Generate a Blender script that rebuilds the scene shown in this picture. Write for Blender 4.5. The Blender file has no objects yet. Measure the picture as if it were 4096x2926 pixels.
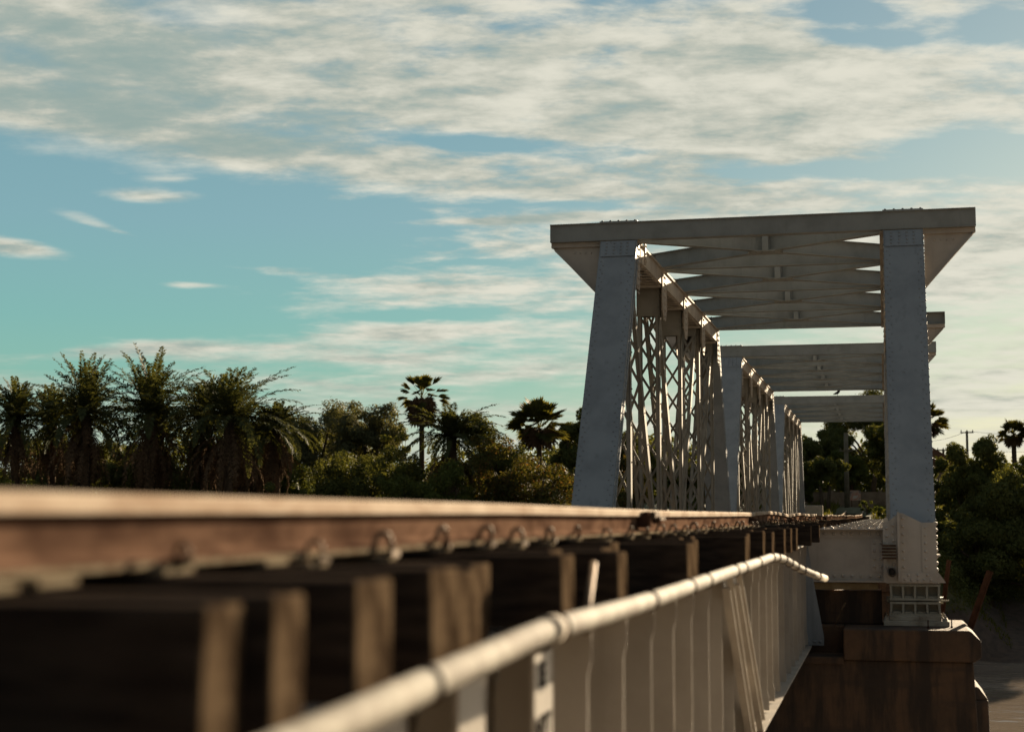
import bpy, math, random
from mathutils import Vector, Matrix
import numpy as np
R = math.radians
rnd = random.Random(7)
scene = bpy.context.scene
COL = scene.collection

# ---------------------------------------------------------------- camera
cd = bpy.data.cameras.new("camera")
cam = bpy.data.objects.new("camera", cd)
COL.objects.link(cam)
cam.location = (0, 0, 0)
cam.rotation_euler = (R(90 + 5.347), 0, R(13.059))
cd.lens = 56.25
cd.sensor_width = 36
cd.clip_start = 0.05
cd.clip_end = 12000
cd.dof.use_dof = True
cd.dof.focus_distance = 34.0
cd.dof.aperture_fstop = 2.1
scene.camera = cam

# ---------------------------------------------------------------- light and exposure
SUN_AZ, SUN_EL = 14.5, 12.5      # azimuth measured to the right of the bridge axis (+Y)
EXPO = 1.6
sd = bpy.data.lights.new("sun", 'SUN')
sun = bpy.data.objects.new("sun", sd)
COL.objects.link(sun)
sd.energy = 5.0
sd.angle = R(0.5)
sd.color = (1.0, 0.80, 0.55)
tosun = Vector((math.sin(R(SUN_AZ)) * math.cos(R(SUN_EL)), math.cos(R(SUN_AZ)) * math.cos(R(SUN_EL)), math.sin(R(SUN_EL))))
sun.rotation_euler = tosun.to_track_quat('Z', 'Y').to_euler()
sun.location = (20, 0, 40)
scene.view_settings.view_transform = 'Standard'
scene.view_settings.look = 'None'
scene.view_settings.exposure = EXPO
scene.view_settings.gamma = 1
scene.cycles.use_denoising = True
scene.cycles.max_bounces = 6
scene.cycles.transparent_max_bounces = 4

# ---------------------------------------------------------------- node helper
class NT:
    def __init__(s, nt):
        s.nt = nt
        s.n = nt.nodes
        s.l = nt.links
    def add(s, typ, **kw):
        nd = s.n.new(typ)
        for k, v in kw.items():
            setattr(nd, k, v)
        return nd
    def put(s, sock, v):
        if isinstance(v, bpy.types.NodeSocket):
            s.l.new(v, sock)
        elif v is not None:
            if sock.type == 'RGBA' and len(v) == 3:
                v = (*v, 1)
            sock.default_value = v
    def m(s, op, a, b=None, c=None, clamp=False):
        nd = s.add('ShaderNodeMath', operation=op, use_clamp=clamp)
        for i, v in enumerate((a, b, c)):
            if v is not None:
                s.put(nd.inputs[i], v)
        return nd.outputs[0]
    def noise(s, vec, scale, detail=4, rough=.55, dist=0, lac=2.0):
        nd = s.add('ShaderNodeTexNoise')
        if vec is not None:
            s.put(nd.inputs['Vector'], vec)
        nd.inputs['Scale'].default_value = scale
        nd.inputs['Detail'].default_value = detail
        nd.inputs['Roughness'].default_value = rough
        nd.inputs['Distortion'].default_value = dist
        nd.inputs['Lacunarity'].default_value = lac
        return nd.outputs['Fac']
    def ramp(s, fac, stops, interp='LINEAR'):
        nd = s.add('ShaderNodeValToRGB')
        nd.color_ramp.interpolation = interp
        e = nd.color_ramp.elements
        while len(e) < len(stops):
            e.new(0.5)
        for i, (p, c) in enumerate(stops):
            e[i].position = p
            e[i].color = (*c, 1) if len(c) == 3 else c
        s.put(nd.inputs[0], fac)
        return nd.outputs[0]
    def mix(s, fac, a, b, blend='MIX'):
        nd = s.add('ShaderNodeMix', data_type='RGBA', blend_type=blend)
        s.put(nd.inputs[0], fac)
        s.put(nd.inputs[6], a)
        s.put(nd.inputs[7], b)
        return nd.outputs[2]
    def sstep(s, v, lo, hi):
        nd = s.add('ShaderNodeMapRange', interpolation_type='SMOOTHSTEP')
        s.put(nd.inputs[0], v)
        nd.inputs[1].default_value = lo
        nd.inputs[2].default_value = hi
        return nd.outputs[0]
    def scale(s, vec, sc, loc=(0, 0, 0)):
        nd = s.add('ShaderNodeMapping')
        s.put(nd.inputs[0], vec)
        nd.inputs['Scale'].default_value = sc
        nd.inputs['Location'].default_value = loc
        return nd.outputs[0]
    def xyz(s, x, y, z):
        nd = s.add('ShaderNodeCombineXYZ')
        for i, v in enumerate((x, y, z)):
            s.put(nd.inputs[i], v)
        return nd.outputs[0]

# ---------------------------------------------------------------- world: sky and clouds
def build_world():
    w = bpy.data.worlds.new("World")
    scene.world = w
    w.use_nodes = True
    w.node_tree.nodes.clear()
    t = NT(w.node_tree)
    out = t.add('ShaderNodeOutputWorld')
    bg = t.add('ShaderNodeBackground')
    bg.inputs[1].default_value = 0.1
    t.l.new(bg.outputs[0], out.inputs[0])
    K = 10.0 / (2 ** EXPO)
    k = lambda r, g, b: (r * K, g * K, b * K)
    sky = t.add('ShaderNodeTexSky', sky_type='NISHITA')
    sky.sun_disc = False
    sky.sun_elevation = R(SUN_EL)
    sky.sun_rotation = R(SUN_AZ)
    sky.altitude = 100
    sky.air_density = 1.0
    sky.dust_density = 1.5
    tc = t.add('ShaderNodeTexCoord').outputs['Generated']
    sp = t.add('ShaderNodeSeparateXYZ')
    t.l.new(tc, sp.inputs[0])
    x, y, z = sp.outputs
    # compass bearing (turned a little west of the bridge axis) and elevation, in thousandths-style units
    a0 = R(13.059)
    rt = t.m('ADD', t.m('MULTIPLY', x, math.cos(a0)), t.m('MULTIPLY', y, math.sin(a0)))
    fw = t.m('ADD', t.m('MULTIPLY', x, -math.sin(a0)), t.m('MULTIPLY', y, math.cos(a0)))
    U = t.m('MULTIPLY_ADD', t.m('ARCTAN2', rt, fw), 6.5, 2.048)
    V = t.m('MULTIPLY_ADD', t.m('ARCSINE', z), -6.4, 2.062)
    def blob(cx, cy, sx, sy, rot, amp):
        c, s_ = math.cos(R(rot)), math.sin(R(rot))
        du = t.m('SUBTRACT', U, cx)
        dv = t.m('SUBTRACT', V, cy)
        p = t.m('ADD', t.m('MULTIPLY', du, c / sx), t.m('MULTIPLY', dv, s_ / sx))
        q = t.m('ADD', t.m('MULTIPLY', du, -s_ / sy), t.m('MULTIPLY', dv, c / sy))
        e = t.m('EXPONENT', t.m('MULTIPLY', t.m('ADD', t.m('MULTIPLY', p, p), t.m('MULTIPLY', q, q)), -1.0))
        return t.m('MULTIPLY', e, amp)
    blobs = [(0.35, 0.92, .95, .21, 5, -.66), (1.25, .95, .75, .15, 2, -.55), (.45, 1.25, .7, .26, 0, -.5), (1.0, 1.33, .35, .05, 0, -.3),
             (3.45, .12, .22, .045, 8, -.85), (3.55, .22, .32, .035, 6, -.65), (4.02, .22, .16, .06, 10, -.75), (1.95, .585, .42, .035, 4, -.62),
             (2.10, .50, .12, .03, 0, -.2), (1.3, .56, .35, .05, 8, -.22), (.84, .25, .13, .05, 0, -.22), (.65, .14, .25, .05, -4, -.12), (.1, .03, .2, .05, 0, -.25),
             (3.98, .68, .36, .085, 6, -1.0), (3.32, .715, .45, .035, 2, -.75), (2.2, .825, .35, .02, 2, -.35), (2.7, .62, .25, .04, 0, -.10), (2.4, .73, .3, .03, 0, -.12),
             (2.0, 1.27, .45, .02, 0, -.25), (1.75, 1.265, .3, .025, 0, -.30), (2.3, 1.55, .5, .06, 0, -.18), (3.1, 1.30, .3, .06, 0, -.35), (2.0, 1.05, .35, .012, 0, -.2),
             (1.5, .3, 1.5, .3, 6, .22), (2.9, .38, 1.1, .30, 0, .42), (.35, .22, .6, .10, 12, .34), (.3, .50, .9, .13, 7, .34), (3.4, .55, .7, .10, 0, .20), (2.3, .76, .9, .06, 4, .20),
             (1.65, 1.16, .62, .075, 1, .42), (1.5, 1.33, .42, .04, -2, .48), (.95, 1.085, .33, .022, 2, .52), (1.9, 1.0, .5, .06, -3, .30), (2.05, .885, .55, .018, -2, .50),
             (.60, .826, .27, .040, 0, .80), (.37, .925, .25, .048, 12, .80), (.08, 1.04, .28, .045, 4, .80), (.73, 1.158, .15, .022, 0, .72), (.52, .975, .2, .018, 12, .45), (.9, 1.41, .5, .03, -3, .25), (2.0, 1.5, .5, .03, -4, .22),
             (.70, 1.33, .16, .02, 0, .36), (.60, 1.40, .35, .035, -5, .50), (1.2, 1.44, .4, .02, 0, .24), (.67, .75, .1, .015, 0, .25), (.4, .55, .7, .05, 6, .20), (.95, .66, .2, .05, 6, .28),
             (3.7, 1.05, .8, .22, 0, .34), (3.8, 1.6, .6, .15, 0, .2)]
    cov = None
    for b in blobs:
        e = blob(*b)
        cov = e if cov is None else t.m('ADD', cov, e)
    # high cloud deck seen in perspective: direction projected on a flat layer
    zz = t.m('ADD', t.m('MAXIMUM', z, 0.0), 0.12)
    px = t.m('DIVIDE', rt, zz)
    py = t.m('DIVIDE', fw, zz)
    P = t.xyz(px, py, 0.0)
    n1 = t.noise(t.scale(P, (.85, 1.0, 1), (3.1, 1.7, 0)), 3.3, 9, .58, .12)
    n1b = t.noise(t.scale(P, (.85, 1.0, 1), (3.1 + .012, 1.7 + .05, 0)), 3.3, 9, .58, .12)
    n2 = t.noise(t.scale(P, (.75, 1.15, 1), (7.3, 4.2, 0)), 9.5, 8, .62, .15)
    hi = t.sstep(z, .06, .17)                                   # fine puffs only show in the higher, nearer cloud
    nn = t.m('ADD', t.m('MULTIPLY', n1, 1.05), t.m('MULTIPLY', t.m('SUBTRACT', n2, .5), t.m('MULTIPLY_ADD', t.m('MULTIPLY', hi, t.sstep(U, .2, 2.2)), 1.15, .30)))
    dens = t.m('ADD', t.m('SUBTRACT', nn, .34), cov)
    mask = t.sstep(dens, -.07, .50)
    mask = t.m('MULTIPLY', mask, t.sstep(z, -.005, .02))
    # clear-sky gradient with elevation
    el = t.m('MULTIPLY', z, 2.0, clamp=True)
    grad = t.ramp(el, [(0.0, k(.50, .55, .43)), (.09, k(.38, .52, .43)), (.17, k(.205, .46, .385)), (.24, k(.185, .435, .41)), (.36, k(.195, .385, .43)), (.62, k(.165, .31, .385)), (1.0, k(.14, .25, .35))])
    # towards the sun the low sky is paler and warmer
    sd_ = t.add('ShaderNodeVectorMath', operation='DOT_PRODUCT')
    t.l.new(tc, sd_.inputs[0])
    sd_.inputs[1].default_value = tosun
    glow = t.sstep(sd_.outputs['Value'], .86, .995)
    grad = t.mix(t.m('MULTIPLY', glow, t.m('MULTIPLY', t.sstep(z, .28, .05), .45)), grad, k(.56, .57, .46))
    base = t.mix(.03, grad, sky.outputs[0])
    # cloud colour: thin edges and thick grey-green bellies, creamy lit tops
    n3 = t.noise(t.scale(P, (1.0, 1.3, 1), (1.2, 9.4, 0)), 5.5, 8, .64, .2)
    lit = t.m('ADD', t.m('MULTIPLY', n3, 1.1), t.m('MULTIPLY', dens, -.30))
    lit = t.m('ADD', lit, t.m('MULTIPLY', t.m('SUBTRACT', n1, n1b), 1.1))
    lit = t.m('ADD', lit, t.m('MULTIPLY', t.m('SUBTRACT', n2, .5), t.m('MULTIPLY', hi, 1.25)))
    lit = t.m('ADD', lit, t.m('MULTIPLY_ADD', U, .085, .0))
    lit = t.m('ADD', lit, blob(.45, .45, .75, .12, 8, -.22))
    lit = t.m('ADD', lit, blob(.5, .2, .5, .06, 14, .12))
    lit = t.m('ADD', lit, blob(2.35, .35, 1.6, .10, 0, .10))
    lit = t.m('ADD', lit, blob(.4, .95, .6, .25, 10, .26))
    lit = t.m('ADD', lit, blob(1.5, 1.28, 1.1, .20, 0, .16))
    lit = t.m('ADD', lit, blob(3.9, .72, .5, .12, 0, -.30))
    lit = t.m('ADD', lit, blob(2.8, .74, .6, .08, 0, -.2))
    cc = t.ramp(t.sstep(lit, .10, .95), [(0, k(.31, .40, .37)), (.3, k(.40, .455, .405)), (.6, k(.56, .565, .48)), (1, k(.77, .745, .63))])
    colr = t.mix(t.m('MULTIPLY', mask, .96), base, cc)
    # sky beside, behind and overhead, out of view, darkened to hold down ambient light
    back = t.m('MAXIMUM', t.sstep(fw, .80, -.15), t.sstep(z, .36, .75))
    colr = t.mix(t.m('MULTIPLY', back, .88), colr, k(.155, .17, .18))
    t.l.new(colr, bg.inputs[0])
build_world()

# ---------------------------------------------------------------- materials
def material(name):
    m = bpy.data.materials.new(name)
    m.use_nodes = True
    t = NT(m.node_tree)
    b = t.n['Principled BSDF']
    return m, t, b

def bumpy(t, b, h, strength=.2, dist=.01):
    bp = t.add('ShaderNodeBump')
    bp.inputs['Strength'].default_value = strength
    bp.inputs['Distance'].default_value = dist
    t.put(bp.inputs['Height'], h)
    t.l.new(bp.outputs[0], b.inputs['Normal'])

def paint(name, base, dark, rust=.35, rough=.5, streak=1.0):
    m, t, b = material(name)
    b.inputs['Specular IOR Level'].default_value = .03
    P = t.add('ShaderNodeTexCoord').outputs['Object']
    n = t.noise(P, 2.3, 6, .6)
    c = t.mix(t.sstep(n, .35, .72), base, dark)
    st = t.noise(t.scale(P, (9, 9, .7)), 1.0, 5, .6)
    c = t.mix(t.m('MULTIPLY', t.sstep(st, .56, .75), .35 * streak), c, tuple(q * .55 for q in base))
    r1 = t.noise(P, 5.0, 9, .72)
    c = t.mix(t.m('MULTIPLY', t.sstep(r1, .66 - .1 * rust, .74), min(1, rust * 1.6)), c, (.085, .035, .017))
    sp = t.noise(P, 26.0, 3, .6)
    c = t.mix(t.m('MULTIPLY', t.sstep(sp, .70, .76), .5 * rust), c, (.07, .03, .018))
    t.put(b.inputs['Base Color'], c)
    b.inputs['Roughness'].default_value = rough
    bumpy(t, b, t.noise(P, 60, 3), .12, .004)
    return m

def simple(name, c1, c2, scale, rough=.8, bump=.25, bdist=.01, stretch=(1, 1, 1), metal=0, detail=6):
    m, t, b = material(name)
    b.inputs['Specular IOR Level'].default_value = 0.0
    P = t.scale(t.add('ShaderNodeTexCoord').outputs['Object'], stretch)
    n = t.noise(P, scale, detail, .62)
    c = t.mix(t.sstep(n, .34, .68), c1, c2)
    t.put(b.inputs['Base Color'], c)
    b.inputs['Roughness'].default_value = rough
    b.inputs['Metallic'].default_value = metal
    bumpy(t, b, t.noise(P, scale * 3.1, 4), bump, bdist)
    return m

M = {}
M['blue'] = paint('blue_grey_paint', (.275, .297, .318), (.225, .244, .264), .35, .5, 1.2)
M['grey'] = paint('grey_green_paint', (.285, .295, .285), (.228, .237, .228), .22, .5)
M['warm'] = paint('warm_white_paint', (.48, .43, .375), (.39, .345, .30), .28, .5)
M['chord'] = paint('chord_paint', (.46, .41, .35), (.36, .315, .265), .4, .7)
M['lattice'] = paint('lattice_paint', (.25, .23, .195), (.19, .172, .142), .4, .65)
M['girder'] = paint('girder_paint', (.385, .352, .31), (.31, .28, .242), .22, .5)
M['cast'] = paint('bearing_paint', (.34, .325, .27), (.25, .23, .185), .75, .55)
M['stained'] = paint('rust_stained_paint', (.36, .335, .28), (.24, .21, .165), 1.6, .6)
M['rust'] = simple('rusty_rail', (.19, .115, .078), (.070, .040, .028), 9, .95, .3, .004, (1, .35, 1))
M['head'] = simple('worn_rail_head', (.44, .36, .28), (.27, .19, .13), 9, .7, .12, .002, (1, .3, 1), .15)
M['timber'] = simple('creosoted_timber', (.045, .034, .027), (.018, .014, .012), 5, .9, .5, .012, (1, 7, 7))
M['endgrain'] = simple('timber_end', (.125, .088, .056), (.042, .028, .018), 9, .9, .5, .008)
M['clip'] = simple('rusty_clip', (.16, .115, .075), (.07, .042, .03), 30, .6, .2, .002, (1, 1, 1), .3)
M['darkrust'] = simple('dark_rust', (.075, .038, .025), (.045, .025, .018), 14, .8, .3, .004)
M['wire'] = simple('brown_wire', (.06, .035, .028), (.04, .025, .02), 20, .7, .1, .001)
M['plate'] = simple('base_plate', (.26, .22, .155), (.15, .11, .075), 25, .7, .2, .003)
M['tan'] = simple('pale_wood', (.42, .33, .20), (.30, .225, .13), 8, .8, .2, .004)
M['wall'] = simple('plastered_wall', (.22, .165, .115), (.13, .098, .07), 1.3, .9, .2, .02)
M['block'] = simple('concrete_block', (.30, .27, .22), (.21, .19, .155), 2.0, .9, .2, .02)
M['pole'] = simple('concrete_pole', (.17, .15, .11), (.12, .105, .08), 3.0, .85, .2, .01)
M['roof'] = simple('rusty_roof', (.16, .085, .055), (.10, .055, .04), 3.0, .8, .2, .01)
M['ink'] = simple('black_stencil', (.02, .018, .016), (.035, .03, .027), 40, .7, .1, .001)
M['bark'] = simple('bark', (.10, .075, .052), (.055, .042, .03), 6, .95, .5, .03, (1, 1, .3))
M['skirt'] = simple('dead_frond', (.14, .095, .058), (.075, .050, .032), 9, .9, .2, .01)
M['bird'] = simple('dark_feather', (.03, .03, .032), (.02, .02, .02), 20, .7, .1, .001)

def pipe_mat():
    m, t, b = material('dirty_white_pipe')
    P = t.add('ShaderNodeTexCoord').outputs['Object']
    n = t.noise(P, 6, 6, .65)
    c = t.mix(t.sstep(n, .38, .60), (.40, .375, .32), (.22, .195, .16))
    wv = t.noise(t.scale(P, (0.5, 9, .5)), 2.0, 5, .7)
    c = t.mix(t.m('MULTIPLY', t.sstep(wv, .55, .66), .55), c, (.20, .125, .085))
    t.put(b.inputs['Base Color'], c)
    b.inputs['Roughness'].default_value = .8
    b.inputs['Specular IOR Level'].default_value = .06
    bumpy(t, b, n, .3, .006)
    return m
M['pipe'] = pipe_mat()

def pier_mat():
    m, t, b = material('stained_concrete')
    P = t.add('ShaderNodeTexCoord').outputs['Object']
    n = t.noise(P, 1.6, 8, .65)
    c = t.mix(t.sstep(n, .33, .7), (.115, .064, .034), (.060, .036, .021))
    st = t.noise(t.scale(P, (2.6, 2.6, .35)), 1.0, 6, .65)
    c = t.mix(t.m('MULTIPLY', t.sstep(st, .43, .58), .88), c, (.026, .018, .013))
    bn = t.noise(t.scale(P, (.25, .25, 2.2)), 1.0, 5, .6)
    c = t.mix(t.m('MULTIPLY', t.sstep(bn, .52, .60), .55), c, (.04, .027, .019))
    t.put(b.inputs['Base Color'], c)
    b.inputs['Roughness'].default_value = .9
    bumpy(t, b, t.noise(P, 9, 6, .65), .5, .03)
    return m
M['pier'] = pier_mat()

def mural_mat():
    m, t, b = material('painted_board')
    P = t.add('ShaderNodeTexCoord').outputs['Object']
    n = t.noise(P, 2.2, 2, .5)
    c = t.ramp(n, [(.40, (.44, .40, .33)), (.47, (.40, .17, .12)), (.56, (.42, .30, .22)), (.62, (.16, .12, .11))])
    t.put(b.inputs['Base Color'], c)
    b.inputs['Roughness'].default_value = .7
    return m
M['mural'] = mural_mat()

def leaf(name, a, b_, trans=.35, dry=None):
    m = bpy.data.materials.new(name)
    m.use_nodes = True
    t = NT(m.node_tree)
    t.n.clear()
    out = t.add('ShaderNodeOutputMaterial')
    g = t.add('ShaderNodeNewGeometry')
    P = t.add('ShaderNodeTexCoord').outputs['Object']
    n = t.noise(P, 1.1, 3, .6)
    f = t.m('ADD', t.m('MULTIPLY', g.outputs['Random Per Island'], .6), t.m('MULTIPLY', n, .7))
    c = t.mix(t.sstep(f, .3, 1.0), a, b_)
    if dry:
        c = t.mix(t.sstep(g.outputs['Random Per Island'], .86, .9), c, dry)
    d = t.add('ShaderNodeBsdfPrincipled')
    d.inputs['Roughness'].default_value = .65
    d.inputs['Specular IOR Level'].default_value = .06
    t.put(d.inputs['Base Color'], c)
    tr = t.add('ShaderNodeBsdfTranslucent')
    hs = t.mix(1.0, c, (1.5, 1.25, .55), 'MULTIPLY')
    t.put(tr.inputs[0], hs)
    mx = t.add('ShaderNodeMixShader')
    mx.inputs[0].default_value = trans
    t.l.new(d.outputs[0], mx.inputs[1])
    t.l.new(tr.outputs[0], mx.inputs[2])
    t.l.new(mx.outputs[0], out.inputs[0])
    return m
M['leaf_d'] = leaf('dark_leaves', (.062, .078, .026), (.115, .125, .042), .34)
M['leaf_y'] = leaf('yellow_green_leaves', (.058, .080, .022), (.102, .119, .034), .36)
M['leaf_g'] = leaf('grey_green_leaves', (.075, .083, .045), (.115, .12, .062), .3)
M['leaf_o'] = leaf('olive_orange_leaves', (.052, .060, .018), (.098, .088, .028), .33, (.13, .075, .03))
M['frond'] = leaf('palm_leaflets', (.045, .058, .025), (.082, .092, .04), .3)
M['fan'] = leaf('fan_leaves', (.05, .06, .018), (.105, .10, .028), .35)
M['grass'] = leaf('grass_blades', (.06, .075, .018), (.13, .125, .035), .35)

def ground_mat():
    m, t, b = material('bank_ground')
    P = t.add('ShaderNodeTexCoord').outputs['Object']
    sp = t.add('ShaderNodeSeparateXYZ')
    t.l.new(P, sp.inputs[0])
    n = t.noise(P, .35, 8, .65)
    n2 = t.noise(P, 2.4, 6, .65)
    mud = t.mix(t.sstep(n2, .35, .7), (.080, .054, .039), (.042, .029, .022))
    gr = t.mix(t.sstep(n2, .35, .65), (.045, .052, .017), (.085, .075, .03))
    h = t.m('ADD', sp.outputs[2], t.m('MULTIPLY_ADD', n, 2.0, -1.0))
    c = t.mix(t.sstep(h, -4.9, -4.2), mud, gr)
    c = t.mix(t.m('MULTIPLY', t.sstep(n, .58, .66), .5), c, (.13, .10, .07))
    t.put(b.inputs['Base Color'], c)
    b.inputs['Roughness'].default_value = .95
    bumpy(t, b, n2, .6, .08)
    return m
M['ground'] = ground_mat()

def water_mat():
    m, t, b = material('muddy_river')
    P = t.add('ShaderNodeTexCoord').outputs['Object']
    b.inputs['Base Color'].default_value = (.25, .205, .165, 1)
    b.inputs['Roughness'].default_value = .08
    b.inputs['IOR'].default_value = 1.33
    n = t.noise(t.scale(P, (.55, 1.0, 1)), 1.6, 4, .5, .5)
    big = t.noise(t.scale(P, (.16, .42, 1)), .8, 3, .5, .8)
    patch = t.sstep(t.noise(t.scale(P, (.05, .16, 1)), 1.0, 3, .5), .40, .62)
    bumpy(t, b, t.m('ADD', t.m('MULTIPLY', n, t.m('MULTIPLY_ADD', patch, .9, .15)), t.m('MULTIPLY', big, .8)), .8, .22)
    return m
M['water'] = water_mat()

# ---------------------------------------------------------------- mesh builder
class MB:
    def __init__(s):
        s.v, s.f, s.mi, s.sm = [], [], [], []
    def face(s, idx, mi=0, sm=False):
        s.f.append(idx)
        s.mi.append(mi)
        s.sm.append(sm)
    def hexa(s, p, mi=0):
        o = len(s.v)
        s.v += [tuple(q) for q in p]
        for q in ((0, 3, 2, 1), (4, 5, 6, 7), (0, 1, 5, 4), (1, 2, 6, 5), (2, 3, 7, 6), (3, 0, 4, 7)):
            s.face([o + i for i in q], mi)
    def box(s, x0, x1, y0, y1, z0, z1, mi=0):
        s.hexa([(x0, y0, z0), (x1, y0, z0), (x1, y1, z0), (x0, y1, z0), (x0, y0, z1), (x1, y0, z1), (x1, y1, z1), (x0, y1, z1)], mi)
    def bar(s, p, q, w, h, side=None, mi=0):
        """box from p to q; w is its size along `side`, h across."""
        p, q = Vector(p), Vector(q)
        d = (q - p).normalized()
        if side is None:
            side = d.cross(Vector((0, 0, 1)))
            if side.length < 1e-4:
                side = Vector((1, 0, 0))
        side = Vector(side)
        side = (side - d * side.dot(d)).normalized()
        up = side.cross(d)
        a, b = side * (w / 2), up * (h / 2)
        s.hexa([p - a - b, p + a - b, q + a - b, q - a - b, p - a + b, p + a + b, q + a + b, q - a + b], mi)
    def prism(s, pts, vec, mi=0):
        o, n = len(s.v), len(pts)
        vec = Vector(vec)
        s.v += [tuple(p) for p in pts] + [tuple(Vector(p) + vec) for p in pts]
        s.face(list(range(o, o + n)), mi)
        s.face(list(range(o + 2 * n - 1, o + n - 1, -1)), mi)
        for i in range(n):
            j = (i + 1) % n
            s.face([o + i, o + n + i, o + n + j, o + j], mi)
    def tube(s, pts, r, seg=10, mi=0, cap=True, radii=None):
        pts = [Vector(p) for p in pts]
        o = len(s.v)
        prev = None
        for i, p in enumerate(pts):
            d = (pts[min(i + 1, len(pts) - 1)] - pts[max(i - 1, 0)]).normalized()
            if prev is None:
                a = d.cross(Vector((0, 0, 1)))
                if a.length < 1e-3:
                    a = d.cross(Vector((1, 0, 0)))
            else:
                a = prev - d * prev.dot(d)
            a.normalize()
            prev = a
            b = d.cross(a)
            rr = radii[i] if radii else r
            for j in range(seg):
                t = 2 * math.pi * j / seg
                s.v.append(tuple(p + a * (math.cos(t) * rr) + b * (math.sin(t) * rr)))
        for i in range(len(pts) - 1):
            for j in range(seg):
                k = (j + 1) % seg
                s.face([o + i * seg + j, o + i * seg + k, o + (i + 1) * seg + k, o + (i + 1) * seg + j], mi, True)
        if cap:
            s.face([o + j for j in range(seg)][::-1], mi)
            e = o + (len(pts) - 1) * seg
            s.face([e + j for j in range(seg)], mi)
    def rivet(s, p, n, r=.016, mi=0):
        p, n = Vector(p), Vector(n).normalized()
        a = n.cross(Vector((.3, .5, .81))).normalized()
        b = n.cross(a)
        o = len(s.v)
        for rr, hh in ((1.0, 0.0), (.78, .5)):
            for j in range(6):
                t = math.pi / 3 * j
                s.v.append(tuple(p + (a * math.cos(t) + b * math.sin(t)) * (r * rr) + n * (r * hh * 1.2)))
        s.v.append(tuple(p + n * (r * .95)))
        for j in range(6):
            k = (j + 1) % 6
            s.face([o + j, o + k, o + 6 + k, o + 6 + j], mi, True)
            s.face([o + 6 + j, o + 6 + k, o + 12], mi, True)
    def rivets(s, p, q, step, n, r=.016, mi=0):
        p, q = Vector(p), Vector(q)
        L = (q - p).length
        c = max(1, int(round(L / step)))
        for i in range(c + 1):
            s.rivet(p.lerp(q, i / c), n, r, mi)
    def sweep(s, prof, path, mats=None, cap=True):
        """profile (x, z) swept along (x, y, z) points that run along +Y"""
        o, n = len(s.v), len(prof)
        for (X, Y, Z) in path:
            s.v += [(X + a, Y, Z + b) for a, b in prof]
        for i in range(len(path) - 1):
            for j in range(n):
                k = (j + 1) % n
                s.face([o + i * n + j, o + i * n + k, o + (i + 1) * n + k, o + (i + 1) * n + j], mats[j] if mats else 0)
        if cap:
            s.face([o + j for j in range(n)], 0)
            e = o + (len(path) - 1) * n
            s.face([e + j for j in range(n)][::-1], 0)
    def mesh(s, name, mats):
        me = bpy.data.meshes.new(name)
        me.from_pydata(s.v, [], s.f)
        for m in (mats if isinstance(mats, (list, tuple)) else [mats]):
            me.materials.append(m)
        me.polygons.foreach_set('material_index', s.mi)
        me.polygons.foreach_set('use_smooth', s.sm)
        me.update()
        return me
    def build(s, name, mats, parent=None, bevel=0):
        me = s.mesh(name, mats)
        o = bpy.data.objects.new(name, me)
        COL.objects.link(o)
        if parent:
            o.parent = parent
            me.transform(Matrix.Translation(-origin(parent)))
        if bevel:
            md = o.modifiers.new('bevel', 'BEVEL')
            md.width = bevel
            md.segments = 2
            md.limit_method = 'ANGLE'
        return o

def origin(o):
    v = Vector((0, 0, 0))
    while o:
        v += o.location
        o = o.parent
    return v

def tag(o, label=None, cat=None, group=None, kind=None):
    if label: o['label'] = label
    if cat: o['category'] = cat
    if group: o['group'] = group
    if kind: o['kind'] = kind
    return o

def thing(name, loc, label, cat, group=None):
    o = bpy.data.objects.new(name, None)
    COL.objects.link(o)
    o.location = loc
    o.empty_display_size = .2
    return tag(o, label, cat, group)

def copy_tree(o, parent=None):
    c = o.copy()
    COL.objects.link(c)
    if parent:
        c.parent = parent
    for ch in [q for q in COL.objects if q.parent == o]:
        copy_tree(ch, c)
    return c

# ================================================================= GROUND, WATER
CX = -1.82                      # bridge centre line
def gz(x, y):
    """height of the land"""
    s = y - 82 - .03 * (x - 4)
    pts = [(-60, -8.6), (-30, -8.4), (-6, -7.6), (0, -7.0), (6, -5.4), (9, -4.6), (14, -2.6), (20, -.6), (30, .6), (60, 1.2), (4000, 2.0)]
    if s < -60:
        n = -26 - y
        z = -8.6 if n < -14 else (-8.6 + (n + 14) * .45 if n < 2 else -1.4)
        z = min(z, -1.4)
    else:
        z = pts[-1][1]
        for (a, za), (b, zb) in zip(pts, pts[1:]):
            if a <= s < b:
                z = za + (zb - za) * (s - a) / (b - a)
                break
    if abs(x - CX) < 14 and y > 81.5:          # railway embankment
        top = -.48 + max(0, min(1, (y - 84) / 25)) * 1.0
        z = max(z, top - max(0, abs(x - CX) - 2.3) * 1.05 - max(0, 84 - y) * .5)
    z += (math.sin(x * .9 + y * .33) + math.sin(x * .31 - y * .71 + 1)) * .10 * (0 if s < -2 else 1)
    return z

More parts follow.
